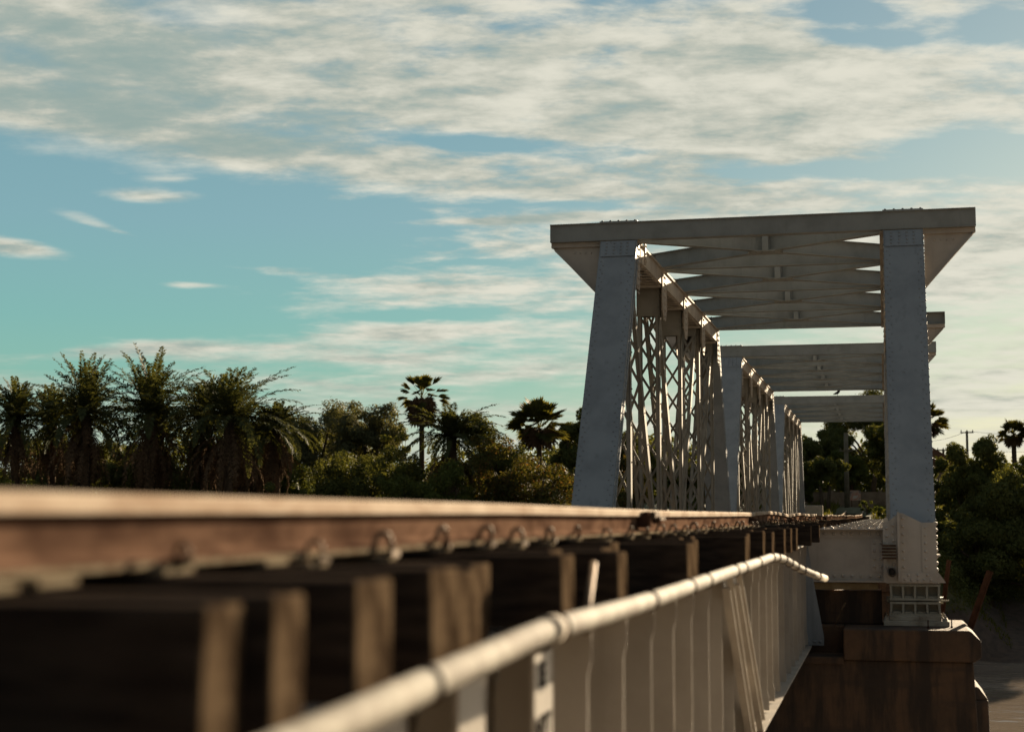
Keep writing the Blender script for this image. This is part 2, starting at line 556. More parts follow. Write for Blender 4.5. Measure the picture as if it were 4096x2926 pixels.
def ground():
    xs = [-4000, -1500, -600, -300, -160, -110] + [-90 + 2.0 * i for i in range(71)] + [60, 90, 150, 300, 700, 1500, 4000]
    ys = [-4000, -600, -120, -60, -40, -34, -28, -24, -12, 20, 50, 70] + [74 + 1.5 * i for i in range(44)] + [144, 155, 170, 200, 260, 400, 800, 2000, 5000]
    b = MB()
    for y in ys:
        for x in xs:
            b.v.append((x, y, gz(x, y)))
    W = len(xs)
    for j in range(len(ys) - 1):
        for i in range(W - 1):
            b.face([j * W + i, j * W + i + 1, (j + 1) * W + i + 1, (j + 1) * W + i], 0, True)
    tag(b.build('ground', M['ground']), kind='structure')
    w = MB()
    w.v = [(-4000, -40, -7.0), (4000, -40, -7.0), (4000, 205, -7.0), (-4000, 205, -7.0)]
    w.face([0, 1, 2, 3])
    tag(w.build('river_water', M['water']), kind='structure')
ground()

# ================================================================= TRUSS SPANS
PB = 3.117                      # panel length
SPAN = 6 * PB
Y0, PITCH = 21.6, 19.0
XL, XR = -3.98, .36             # truss planes
HW = .28                        # half width of the posts
ZT, ZC = 4.31, 4.04             # top / underside of the top chord
ZB = -.86                       # underside of the bottom chord
XSIDE = Vector((1, 0, 0))

def laced(mb, p, q, half, leg_w, leg_d, tie=.5, pitch=.44, back=True):
    """two legs joined by crossed lacing bars, between p and q (same x)"""
    p, q = Vector(p), Vector(q)
    d = (q - p).normalized()
    nrm = XSIDE.cross(d).normalized()
    for s in (-1, 1):
        o = XSIDE * (s * (half - leg_w / 2))
        mb.bar(p + o, q + o, .014, leg_d, XSIDE)                       # web of the leg
        for e in (-1, 1):                                              # its two flanges
            oo = XSIDE * (s * (half - leg_w / 2) - s * leg_w * .0) + nrm * (e * (leg_d / 2 - .006))
            mb.bar(p + oo - XSIDE * (s * leg_w * .5), q + oo - XSIDE * (s * leg_w * .5), leg_w, .012, XSIDE)
    L = (q - p).length
    inner = half - leg_w * .9
    for e in (-1, 1):
        off = nrm * (e * (leg_d / 2 + .008))
        for a, b in ((0, tie), (L - tie, L)):
            c1, c2 = p + d * a + off, p + d * b + off
            mb.bar(c1, c2, 2 * half - .02, .012, XSIDE)
            if e < 0 or True:
                for s in (-1, 1):
                    xo = XSIDE * (s * (half - leg_w * .55))
                    mb.rivets(c1 + xo + d * .05 + nrm * (e * .006), c2 + xo - d * .05 + nrm * (e * .006), .11, nrm * e, .017)
        if e > 0 and back is False: continue
        n = max(2, int(round((L - 2 * tie) / pitch)))
        st = (L - 2 * tie) / n
        for i in range(n):
            a, b = p + d * (tie + st * i) + off, p + d * (tie + st * (i + 1)) + off
            for s in (-1, 1):
                mb.bar(a + XSIDE * (s * inner) + nrm * (e * .010 * (s + 1) / 2), b - XSIDE * (s * inner) + nrm * (e * .010 * (s + 1) / 2), .044, .010, nrm.cross(b - a).normalized())
            mid = (a + b) / 2 + nrm * (e * .016)
            mb.rivet(mid, nrm * e, .018)
            for s in (-1, 1):
                mb.rivet(a + XSIDE * (s * (half - leg_w * .5)) + nrm * (e * .014), nrm * e, .017)
    for s in (-1, 1):
        mb.rivets(p + XSIDE * (s * (half - leg_w / 2 + .007)) + d * (tie), q + XSIDE * (s * (half - leg_w / 2 + .007)) - d * tie, st, XSIDE * s, .015)

def ibeam_x(mb, x0, x1, y, z0, z1, fl=.16, tf=.016):
    mb.box(x0, x1, y - .008, y + .008, z0 + tf, z1 - tf)
    mb.box(x0, x1, y - fl / 2, y + fl / 2, z0, z0 + tf)
    mb.box(x0, x1, y - fl / 2, y + fl / 2, z1 - tf, z1)

def member(mb, p, q, z0, z1, fl=.15, tf=.014):
    """I section between plan points p and q"""
    p, q = Vector((*p, 0)), Vector((*q, 0))
    for za, zb, w in ((z0 + tf, z1 - tf, .014), (z0, z0 + tf, fl), (z1 - tf, z1, fl)):
        zc = Vector((0, 0, (za + zb) / 2))
        sd = (q - p).normalized().cross(Vector((0, 0, 1)))
        mb.bar(p + zc, q + zc, w, zb - za, sd)

def build_span():
    root = thing('truss_span', (CX, Y0, ZB), 'nearest grey steel truss span with overhanging portal beam', 'bridge span', 'truss spans of the railway bridge')
    yT = [Y0 + PB * k for k in range(7)]
    # ---- end posts (box with rivet rows) ----
    for xc in (XL, XR):
        for ya, yb in ((yT[0] + .18, yT[1] + .02), (yT[6] - .18, yT[5] - .02)):
            b = MB()
            zb = -.62
            p, q = Vector((xc, ya, zb)), Vector((xc, yb, ZT - .012))
            d = (q - p).normalized()
            nr = XSIDE.cross(d).normalized()
            if nr.y > 0: nr = -nr
            sgn = -1 if ya < yb else 1
            out = nr if sgn < 0 else -nr
            dep = .30
            pts = []
            for base, zc_ in ((p, zb), (q, ZT - .012)):
                for sx, sy in ((-1, -1), (1, -1), (1, 1), (-1, 1)):
                    pts.append((xc + sx * HW, base.y + sy * dep / 2 * 1.05, zc_))
            b.hexa(pts)
            fc = Vector((0, sgn * (dep / 2 * 1.05 + .004), 0))
            for s in (-1, 1):
                for row in (.035, .075):
                    n = 34
                    for i in range(n):
                        pp = p.lerp(q, (i + .5 + (.5 if row > .05 else 0)) / (n + 1))
                        b.rivet(Vector((xc + s * (HW - row), pp.y, pp.z)) + fc * .985, (0, sgn, .3 * 0), .013)
                # angle iron lips along the edges
                e1, e2 = p + Vector((s * (HW + .004), 0, 0)), q + Vector((s * (HW + .004), 0, 0))
                for oy in (-dep / 2 + .05, dep / 2 - .05):
                    b.bar(e1 + Vector((0, oy, 0)), e2 + Vector((0, oy, 0)), .012, .09, XSIDE)
                    b.rivets(e1 + Vector((s * .006, oy, .1)), e2 + Vector((s * .006, oy, -.1)), .14, XSIDE * s, .013)
            # splice plate at the head of the post
            t0 = p.lerp(q, .945)
            hp = [(xc - HW + .012, t0.y + fc.y * 1.02, t0.z), (xc + HW - .012, t0.y + fc.y * 1.02, t0.z), (xc + HW - .012, q.y + fc.y * 1.02, q.z - .01), (xc - HW + .012, q.y + fc.y * 1.02, q.z - .01)]
            b.prism(hp, (0, sgn * .012, 0))
            for cx in (-.18, -.06, .05, .15):
                for k in range(4):
                    pp = t0.lerp(q, .18 + .22 * k)
                    b.rivet((xc + cx, pp.y + fc.y * 1.02 + sgn * .012, pp.z), (0, sgn, 0), .018)
            b.build('end_post', M['blue'], root)
    # ---- top chords ----
    for xc in (XL, XR):
        b = MB()
        ya, yb = yT[1] - .12, yT[5] + .12
        for s in (-1, 1):
            xo = xc + s * (HW - .02)
            b.box(xo - .008, xo + .008, ya, yb, ZC, ZT - .012)
            b.box(xo - .008 - (.07 if s > 0 else 0), xo + .008 + (.07 if s < 0 else 0), ya, yb, ZC - .012, ZC)
            xa = xc + s * (HW + .008)
            b.box(min(xo, xa + s * .06), max(xo, xa + s * .012), ya, yb, ZT - .028, ZT - .014)     # top angle lip
            b.rivets((xo + s * .008, ya + .05, ZT - .05), (xo + s * .008, yb - .05, ZT - .05), .13, XSIDE * s, .012)
        b.box(xc - HW - .022, xc + HW + .022, ya, yb, ZT - .012, ZT)
        y = ya + .25
        k = 0
        while y < yb - .3:                                            # lacing bars on the underside
            s = 1 if k % 2 else -1
            b.bar((xc - s * (HW - .05), y, ZC - .018 - .004 * (k % 2)), (xc + s * (HW - .05), y + .22, ZC - .018 - .004 * (k % 2)), .05, .008)
            y += .16
            k += 1
        for k in range(1, 6):
            b.box(xc - HW + .03, xc + HW - .03, yT[k] - .30, yT[k] - .22, ZC - .07, ZC - .03)
        b.build('top_chord', M['chord'], root)
        # node plates on both faces of the chord
        for k in range(1, 6):
            for s in (-1, 1):
                b = MB()
                xo = xc + s * (HW - .006)
                w = .27
                pg = [(xo, yT[k] - w, ZT - .10), (xo, yT[k] + w, ZT - .10), (xo, yT[k] + w, ZC - .42), (xo, yT[k] + .12, ZC - .62), (xo, yT[k] - .12, ZC - .62), (xo, yT[k] - w, ZC - .42)]
                if k in (1, 5):
                    pg = [(xo, yT[k] - .16, ZT - .10), (xo, yT[k] + .16, ZT - .10), (xo, yT[k] + .16, ZC - .5), (xo, yT[k] - .16, ZC - .5)]
                b.prism(pg, (s * .014, 0, 0))
                for iy in (-.10, -.03, .04):
                    for iz in range(7):
                        zz = ZT - .14 - iz * .115
                        b.rivet((xo + s * .014, yT[k] + iy, zz), XSIDE * s, .02)
                for iz in range(4):
                    b.rivet((xo + s * .014, yT[k] + .2 * (1 if k < 5 else .5), ZC - .05 - iz * .1), XSIDE * s, .018)
                b.build('gusset_plate', M['chord'], root)
    # ---- verticals and diagonals ----
    for xc in (XL, XR):
        for k in range(1, 6):
            b = MB()
            laced(b, (xc, yT[k], -.62), (xc, yT[k], ZC - .03), .215 if k in (2, 3, 4) else .18, .06, .16, .52 if k in (2, 3, 4) else .3, .54, False)
            b.build('vertical_post', M['lattice'], root)
        for kt, kb in ((1, 2), (2, 3), (4, 3), (5, 4)):
            b = MB()
            sg = 1 if kb > kt else -1
            laced(b, (xc, yT[kt] + sg * .12, ZC - .05), (xc, yT[kb] - sg * .13, -.6), .165, .055, .18, .3, .58, False)
            b.build('diagonal', M['lattice'], root)
    # ---- bottom chords ----
    for xc in (XL, XR):
        b = MB()
        for s in (-1, 1):
            xo = xc + s * (HW - .03)
            b.box(xo - .012, xo + .012, yT[0] + .34, yT[6] - .34, ZB + .02, -.50)
            b.box(xo - .07, xo + .07, yT[0] + .34, yT[6] - .34, ZB, ZB + .02)
            b.rivets((xo + s * .012, yT[0] + .4, -.56), (xo + s * .012, yT[6] - .4, -.56), .2, XSIDE * s, .014)
        b.box(xc - HW, xc + HW, yT[0] + .34, yT[6] - .34, -.50, -.485)
        b.build('bottom_chord', M['grey'], root)
    # ---- portal beams with brackets ----
    for yk in (yT[1] - .0, yT[5] + .0):
        sg = -1 if yk < yT[3] else 1
        b = MB()
        ya = yk + sg * .13
        x0, x1 = -5.075, 1.415
        b.box(x0, x1, ya - .01, ya + .01, ZT + .014, ZT + .268)
        b.box(x0 - .003, x1 + .003, min(ya + sg * .035, ya - sg * .17), max(ya + sg * .035, ya - sg * .17), ZT + .268, ZT + .284)
        b.box(x0 - .003, x1 + .003, min(ya + sg * .02, ya - sg * .17), max(ya + sg * .02, ya - sg * .17), ZT + .001, ZT + .014)
        for xc in (XL, XR):
            b.box(xc - .30, xc + .30, min(ya + sg * .03, ya - sg * .16), max(ya + sg * .03, ya - sg * .16), ZT + .284, ZT + .300)
            for i in range(5):
                for yy in (ya + sg * .01, ya - sg * .11):
                    b.rivet((xc - .26 + .13 * i, yy, ZT + .300), (0, 0, 1), .022)
        for xe in (x0, x1):
            b.box(xe - .006, xe + .006, min(ya, ya - sg * .15), max(ya, ya - sg * .15), ZT + .014, ZT + .268)
        pbm = b.build('portal_beam', M['grey'], root)
        for s, xc in ((-1, XL), (1, XR)):
            b = MB()
            xo = xc + s * HW
            tip = x0 if s < 0 else x1
            yb = ya - sg * .11
            g = .022 if s > 0 else .0
            pg = [(tip, yb, ZT - .001), (tip, yb, ZT - .05), (xo + s * (.005 + g), yb, 3.40), (xo + s * (.005 + g), yb, ZT - .001)]
            b.prism(pg, (0, .014, 0))
            # flange along the raking edge and under the beam
            b.bar((tip, yb + .007, ZT - .05), (xo + s * .01, yb + .007, 3.40), .11, .014, (0, 1, 0))
            b.box(min(tip, xo + s * .01), max(tip, xo + s * .01), yb - .045, yb + .06, ZT - .075, ZT - .001)
            b.bar((tip - s * .06, yb - sg * .0 + sg * .012, ZT - .10), (xo + s * .06, yb + sg * .012, 3.50), .012, .05, (0, 1, 0))
            b.rivets((xo + s * .18, yb + (sg * .004 if sg < 0 else .018), ZT - .17), (xo + s * .45, yb + (sg * .004 if sg < 0 else .018), ZT - .17), .09, (0, sg, 0), .013)
            b.build('bracket', M['warm'], pbm)
    # ---- lateral bracing between the chords ----
    z0, z1 = ZT + .004, ZT + .272
    for k in (2, 3, 4):
        b = MB()
        ibeam_x(b, XL - .20, XR + .20, yT[k], z0, z1, .15)
        for xc in (XL, XR):
            b.box(xc - .24, xc + .24, yT[k] - .12, yT[k] + .12, z1, z1 + .014)
            for i in range(4):
                for yy in (-.08, .08):
                    b.rivet((xc - .18 + .12 * i, yT[k] + yy, z1 + .014), (0, 0, 1), .02)
        b.build('top_strut', M['grey'], root)
    for k in range(1, 5):
        ya, yb = yT[k] + .14, yT[k + 1] - .14
        xa, xb = XL + .16, XR - .16
        mid = ((xa + xb) / 2, (ya + yb) / 2)
        b = MB()
        member(b, (xa, ya), (xb, yb), z0, z1)
        b.build('lateral_brace', M['grey'], root)
        dr = Vector((xb - xa, ya - yb)).normalized() * .10
        for end, sg in (((xa, yb), -1), ((xb, ya), 1)):
            b = MB()
            m2 = (mid[0] + sg * dr.x, mid[1] + sg * dr.y)
            member(b, end, m2, z0, z1)
            b.build('lateral_brace', M['grey'], root)
        b = MB()
        b.box(mid[0] - .28, mid[0] + .28, mid[1] - .20, mid[1] + .20, z0 - .016, z0 - .002)
        b.box(mid[0] - .05, mid[0] + .05, mid[1] - .20, mid[1] - .185, z0, z1 - .02)
        b.rivets((mid[0] - .25, mid[1] - .12, z0 - .016), (mid[0] + .25, mid[1] - .12, z0 - .016), .1, (0, 0, -1), .018)
        b.build('brace_gusset', M['grey'], root)
    # ---- floor: cross beams and stringers ----
    for k in range(7):
        b = MB()
        x0, x1 = (XL + HW + .004, XR - HW - .004)
        yk = yT[k] + (.05 if k == 0 else -.05 if k == 6 else 0)
        for ob in ((0,) if k not in (0, 6) else (0,)):
            b.box(x0, x1, yk - .008, yk + .008, ZB + .02, -.18)
            for za, zb, n_ in ((ZB, ZB + .02, -1), (-.18, -.165, 1)):
                b.box(x0, x1, yk - .16, yk + .16, za, zb)
            for sy in (-1, 1):                                   # flange angles with rivet rows
                b.box(x0, x1, min(yk + sy * .008, yk + sy * .020), max(yk + sy * .008, yk + sy * .020), ZB + .02, ZB + .13)
                b.box(x0, x1, min(yk + sy * .008, yk + sy * .020), max(yk + sy * .008, yk + sy * .020), -.29, -.18)
                for z_ in (ZB + .075, -.235):
                    b.rivets((x0 + .05, yk + sy * .020, z_), (x1 - .05, yk + sy * .020, z_), .116, (0, sy, 0), .025)
                b.box(x1 - .26, x1, min(yk + sy * .020, yk + sy * .032), max(yk + sy * .020, yk + sy * .032), ZB + .135, -.295)
                b.box(x0, x0 + .26, min(yk + sy * .020, yk + sy * .032), max(yk + sy * .020, yk + sy * .032), ZB + .135, -.295)
                for xx in (.04, .13, .22):
                    b.rivets((x1 - xx, yk + sy * .032, ZB + .2), (x1 - xx, yk + sy * .032, -.35), .118, (0, sy, 0), .025)
                    b.rivets((x0 + xx, yk + sy * .032, ZB + .2), (x0 + xx, yk + sy * .032, -.35), .118, (0, sy, 0), .025)
            for yy in (-.11, -.04, .04, .11):
                b.rivets((x1 - 1.1, yk + yy, -.165), (x1 - .06, yk + yy, -.165), .12, (0, 0, 1), .02)
        b.build('floor_beam', M['warm'], root)
    for xs_ in (-1.29, -2.35):
        for k in range(6):
            b = MB()
            ya, yb = yT[k] + (.22 if k == 0 else .17), yT[k + 1] - (.22 if k == 5 else .17)
            b.box(xs_ - .008, xs_ + .008, ya, yb, -.78, -.365)
            b.box(xs_ - .1, xs_ + .1, ya, yb, -.365, -.35)
            b.box(xs_ - .1, xs_ + .1, ya, yb, -.80, -.78)
            b.build('stringer', M['grey'], root)
    # ---- shoe plates at the foot of each end post ----
    for xc, s in ((XL, -1), (XR, 1)):
        for ye, sg in ((yT[0] - .14, -1), (yT[6] + .14, 1)):
            b = MB()
            X = lambda v: xc + s * (v - XR)
            pg = [(X(-.03), ye, ZB), (X(-.03), ye, -.10), (X(.06), ye, -.06), (X(.17), ye, .035), (X(.22), ye, .035), (X(.46), ye, -.085), (X(.62), ye, -.085), (X(.62), ye, ZB)]
            b.prism(pg, (0, -sg * .014, 0))
            yf = ye + sg * .002
            b.box(min(X(.155), X(.185)), max(X(.155), X(.185)), min(yf, yf + sg * .07), max(yf, yf + sg * .07), ZB + .02, .05)     # standing leg of the angle
            b.box(min(X(.185), X(.27)), max(X(.185), X(.27)), min(yf, yf + sg * .012), max(yf, yf + sg * .012), ZB + .14, .0)
            b.box(min(X(.46), X(.55)), max(X(.46), X(.55)), min(yf, yf + sg * .012), max(yf, yf + sg * .012), ZB + .14, -.11)
            b.box(min(X(.19), X(.60)), max(X(.19), X(.60)), min(yf, yf + sg * .016), max(yf, yf + sg * .016), ZB + .005, ZB + .135)
            for xx, za, zb in ((.225, ZB + .2, -.03), (.505, ZB + .2, -.15), (.02, ZB + .2, -.16), (.10, ZB + .24, -.12)):
                b.rivets((X(xx), yf + sg * .012, za), (X(xx), yf + sg * .012, zb), .105, (0, sg, 0), .02)
            b.rivets((X(.24), yf + sg * .016, ZB + .04), (X(.56), yf + sg * .016, ZB + .04), .08, (0, sg, 0), .02)
            b.rivets((X(.28), yf + sg * .016, ZB + .10), (X(.52), yf + sg * .016, ZB + .10), .12, (0, sg, 0), .02)
            # side plate beyond, with bolts seen edge-on
            xs_ = X(.62)
            b.box(min(xs_, xs_ + s * .02), max(xs_, xs_ + s * .02), min(ye, ye - sg * .75), max(ye, ye - sg * .75), ZB, -.08)
            for i in range(9):
                b.rivet((xs_ + s * .02, ye - sg * .07, ZB + .08 + i * .085), XSIDE * s, .028)
                b.rivet((xs_ + s * .02, ye - sg * .3, ZB + .08 + i * .085), XSIDE * s, .028)
            b.box(min(xs_, xs_ + s * .07), max(xs_, xs_ + s * .07), min(ye - sg * .02, ye - sg * .7), max(ye - sg * .02, ye - sg * .7), ZB + .34, ZB + .36)
            b.prism([(xs_ + s * .021, ye - sg * .05, ZB), (xs_ + s * .13, ye - sg * .05, ZB), (xs_ + s * .10, ye - sg * .05, ZB + .05), (xs_ + s * .021, ye - sg * .05, ZB + .16)], (0, -sg * .5, 0))
            b.box(X(0) - .32 + s * .32, X(0) + .32 + s * .32, min(ye - sg * .02, ye - sg * .72), max(ye - sg * .02, ye - sg * .72), ZB - .012, ZB - .001)
            b.build('end_gusset', M['warm'], root)
    return root
span = build_span()
for i, lb in ((1, 'middle truss span seen through the first portal frame'), (2, 'farthest truss span seen small through both nearer portals')):
    c = copy_tree(span)
    c.location.y += PITCH * i
    c['label'] = lb
small_inst = None

# upright clamp on the near portal corner
b = MB()
b.bar((-3.66, Y0 + PB + .50, 4.0), (-3.66, Y0 + PB + .50, 4.42), .03, .05)
b.bar((-3.66, Y0 + PB + .50, 4.38), (-3.52, Y0 + PB + .50, 4.36), .025, .03)
b.rivets((-3.645, Y0 + PB + .5, 4.05), (-3.645, Y0 + PB + .5, 4.3), .1, (1, 0, 0), .02)
tag(b.build('hook_bolt_clamp', M['warm']), 'small upright steel clamp on the top chord beside the near left post', 'clamp')

# ================================================================= PIERS AND BEARINGS
def pier_mesh(yf, notch=True):
    b = MB()
    ya, yb = yf, yf + 2.15
    TOP = -1.415
    # capping: octagonal-cornered slab
    def slab(x0, x1, y0, y1, z0, z1, c):
        b.prism([(x0 + c, y0, z0), (x1 - c, y0, z0), (x1, y0 + c, z0), (x1, y1 - c, z0), (x1 - c, y1, z0), (x0 + c, y1, z0), (x0, y1 - c, z0), (x0, y0 + c, z0)], (0, 0, z1 - z0))
    xl, xr = -4.77, 1.13
    def capblock(x0, x1, y0, y1):
        lf, rt = x0 <= xl + .001, x1 >= xr - .001
        pr = [(x0 + (.09 if lf else 0), -1.80), (x1 - (.09 if rt else 0), -1.80), (x1, -1.74), (x1, -1.545), (x1 - (.13 if rt else 0), TOP), (x0 + (.13 if lf else 0), TOP), (x0, -1.545), (x0, -1.74)]
        b.prism([(x, y0, z) for x, z in pr], (0, y1 - y0, 0))
    if notch:
        capblock(xl, -3.11, ya, yb)
        capblock(-.54, xr, ya, yb)
        b.box(-3.109, -.541, ya + .72, yb, -1.80, TOP)
        b.box(-3.109, -.541, ya + .02, ya + .718, -1.86, -1.765)
    else:
        capblock(xl, xr, ya, yb)
    # back wall between the bearings
    b.box(-3.55, -.06, ya + 1.0, ya + 1.45, TOP + .001, -.975)
    b.box(-3.50, -.10, ya + .93, ya + 1.0, -.965, -.875, 1)
    # shaft, battered
    zt, zb = -1.801, -9.5
    b.hexa([(xl - .25, ya - .2, zb), (xr + .22, ya - .2, zb), (xr + .22, yb + .2, zb), (xl - .25, yb + .2, zb),
            (xl + .10, ya + .05, zt), (xr - .10, ya + .05, zt), (xr - .10, yb - .05, zt), (xl + .10, yb - .05, zt)])
    # cutwaters lower down
    for s, xe in ((1, xr - .02), (-1, xl + .02)):
        b.prism([(xe - s * .1, ya + .25, -9.4), (xe + s * .24, ya + .45, -9.4), (xe + s * .24, yb - .45, -9.4), (xe - s * .1, yb - .25, -9.4)], (-s * .13, 0, 7.1))
        b.prism([(xe - s * .27, ya + .26, -2.299), (xe + s * .11, ya + .46, -2.299), (xe + s * .11, yb - .46, -2.299), (xe - s * .27, yb - .26, -2.299)], (-s * .12, 0, .16))
    return b

pl = [('dark stained concrete pier under the girder end and first bearing', 20.75), ('concrete pier under the joint of first and middle truss spans', Y0 + PITCH - 1.25), ('concrete pier under the joint of middle and farthest truss spans', Y0 + 2 * PITCH - 1.25)]
for i, (lb, yf) in enumerate(pl):
    o = pier_mesh(yf, i == 0).build('bridge_pier', [M['pier'], M['tan']], None, .018)
    tag(o, lb, 'pier', 'bridge piers')
b = pier_mesh(-2.6, False)
tag(b.build('bridge_pier', [M['pier'], M['tan']], None, .018), 'concrete pier carrying the near end of the plate girder span', 'pier', 'bridge piers')
b = MB()
b.box(-5.2, 1.5, Y0 + 3 * PITCH - .9, Y0 + 3 * PITCH + 3, -9, -1.415)
b.box(-5.2, 1.5, Y0 + 3 * PITCH + .3, Y0 + 3 * PITCH + 3, -1.414, -.42)
tag(b.build('bridge_abutment', M['pier'], None, .02), 'concrete abutment at the far end of the truss bridge', 'abutment')

def bearing(xc, yc):
    root = thing('bridge_bearing', (xc, yc, -1.41), '', 'bearing', 'cast bearings under the trusses')
    def cradle(name, z0, z1, w0, w1, dp, cells, mat):
        b = MB()
        rib = .028
        b.box(-w1, w1, -dp, dp, z1 - .03, z1)
        b.box(-w0, w0, -dp, dp, z0, z0 + .03)
        b.box(-w1 * .96, w1 * .96, -dp + .16, dp - .16, z0 + .03, z1 - .03)
        for i in range(cells + 1):
            t = -1 + 2 * i / cells
            xa, xb = t * (w0 - .02), t * (w1 - .02)
            b.hexa([(xa - rib / 2, -dp + .003, z0 + .03), (xa + rib / 2, -dp + .003, z0 + .03), (xa + rib / 2, dp - .003, z0 + .03), (xa - rib / 2, dp - .003, z0 + .03),
                    (xb - rib / 2, -dp + .003, z1 - .03), (xb + rib / 2, -dp + .003, z1 - .03), (xb + rib / 2, dp - .003, z1 - .03), (xb - rib / 2, dp - .003, z1 - .03)])
        for i in range(cells):                                    # rounded sills in each pocket
            x = (-1 + (2 * i + 1) / cells) * (w0 - .02)
            b.box(x - .055, x + .055, -dp + .05, -dp + .158, z0 + .03, z0 + .055)
        o = b.build(name, mat)
        o.parent = root
        o.location = (0, 0, 0)
        return o
    Z = -1.41
    cradle('upper_saddle', -.878 - .21 - Z, -.878 - Z, .318, .322, .32, 4, M['cast'])
    cradle('lower_saddle', -1.285 - Z, -1.105 - Z, .328, .318, .32, 4, M['cast'])
    b = MB()
    b.box(-.30, .30, -.12, .12, -1.105 - Z, -1.088 - Z)
    b.tube([(-.36, 0, -1.097 - Z), (.36, 0, -1.097 - Z)], .045, 12)
    b.bar((.34, -.1, -1.10 - Z), (.43, -.1, -1.095 - Z), .03, .02)
    o = b.build('pin', M['cast']); o.parent = root
    b = MB()
    b.box(-.325, .325, -.36, .36, -1.345 - Z, -1.285 - Z)
    o = b.build('bearing_plate', M['stained'], None, .008); o.parent = root
    b = MB()
    b.box(-.40, .42, -.42, .42, -1.41 - Z, -1.345 - Z)
    for x in (-.37, .37):
        for y in (-.36, .36):
            b.tube([(x, y, .04), (x, y, .105)], .028, 6)
            b.tube([(x, y, .1), (x, y, .13)], .014, 6)
    for s in (-1, 1):
        b.prism([(s * .33, -.38, .065), (s * .40, -.38, .065), (s * .33, -.38, .13)], (0, .05, 0))
    o = b.build('foot_plate', M['stained'], None, .006); o.parent = root
    return root
brg = None
sides = {XL: 'left', XR: 'right'}
for i, yf in enumerate((Y0 + .22, Y0 + SPAN - .22, Y0 + PITCH + .22, Y0 + PITCH + SPAN - .22, Y0 + 2 * PITCH + .22, Y0 + 2 * PITCH + SPAN - .22)):
    for xc in (XR, XL):
        if brg is None:
            o = brg = bearing(xc, yf)
        else:
            o = copy_tree(brg)
            o.location = (xc, yf, -1.41)
        where = ['nearest pier', 'far end of the first truss', 'near end of the middle truss', 'far end of the middle truss', 'near end of the farthest truss', 'abutment'][i]
        if i == 0 and xc == XR:
            o['label'] = 'four-pocket cast steel bearing in plain view on the nearest pier'
        else:
            o['label'] = f"cast steel bearing under the {sides[xc]} truss at the {where}"

# stakes, bolts and weeds on the near pier
def bar_thing(name, p, q, w, h, mat, label, cat, group=None, L=True):
    b = MB()
    p, q = Vector(p), Vector(q)
    d = (q - p).normalized()
    sd_ = Vector((1, 0, 0)) - d * d.x
    sd_.normalize()
    b.bar(p, q, w, .012, sd_)
    up = sd_.cross(d)
    b.bar(p + sd_ * (w / 2 - .006) + up * (h / 2 + .007), q + sd_ * (w / 2 - .006) + up * (h / 2 + .007), .012, h, sd_)
    return tag(b.build(name, mat), label, cat, group)
bar_thing('steel_stake', (1.02, 22.7, -1.70), (1.37, 22.7, -.74), .085, .06, M['darkrust'], 'tall leaning rusty angle bar at the pier edge beside the bearing', 'steel bar', 'leaning steel bars on the pier')
bar_thing('steel_stake', (.72, 22.75, -1.41), (.84, 22.75, -.60), .06, .05, M['darkrust'], 'shorter leaning rusty bar half hidden behind the cast bearing', 'steel bar', 'leaning steel bars on the pier')
for i, (x, y) in enumerate(((.505, 21.10), (.80, 21.3))):
    b = MB()
    b.tube([(x, y, -1.42), (x, y, -1.31)], .009, 6)
    b.tube([(x, y, -1.415), (x, y, -1.395)], .018, 6)
    tag(b.build('anchor_bolt', M['darkrust']), ('thin anchor bolt standing in front of the cast bearing foot', 'thin anchor bolt right of the cast bearing foot')[i], 'bolt', 'anchor bolts on the pier')
b = MB()
b.tube([(-.66, 21.25, -1.42), (-.60, 21.25, -1.28), (-.56, 21.25, -1.19), (-.53, 21.25, -1.12)], .006, 5)
for q in ((-.53, -1.12), (-.55, -1.16), (-.575, -1.2), (-.54, -1.14)):
    b.rivet((q[0] + .01, 21.25, q[1]), (.5, -.6, .6), .014)
tag(b.build('dry_weed', M['skirt']), 'dry weed stalk growing on the pier ledge by the girder end', 'weed')
b = MB()
b.box(-.03, .13, 21.28, 21.40, -.56, -.36)
b.tube([(.075, 21.18, -.72), (.075, 21.44, -.72)], .055, 14, 1, False)
b.tube([(.075, 21.185, -.72), (.075, 21.44, -.72)], .040, 14, 2)
for i in range(5):
    b.box(-.045, .135, 21.262, 21.28, -.55 + .04 * i, -.53 + .04 * i, 1)
tag(b.build('drain_outlet', [M['cast'], M['darkrust'], M['ink']]), 'rust streaked drain pipe outlet at the truss shoe plate', 'drain pipe')

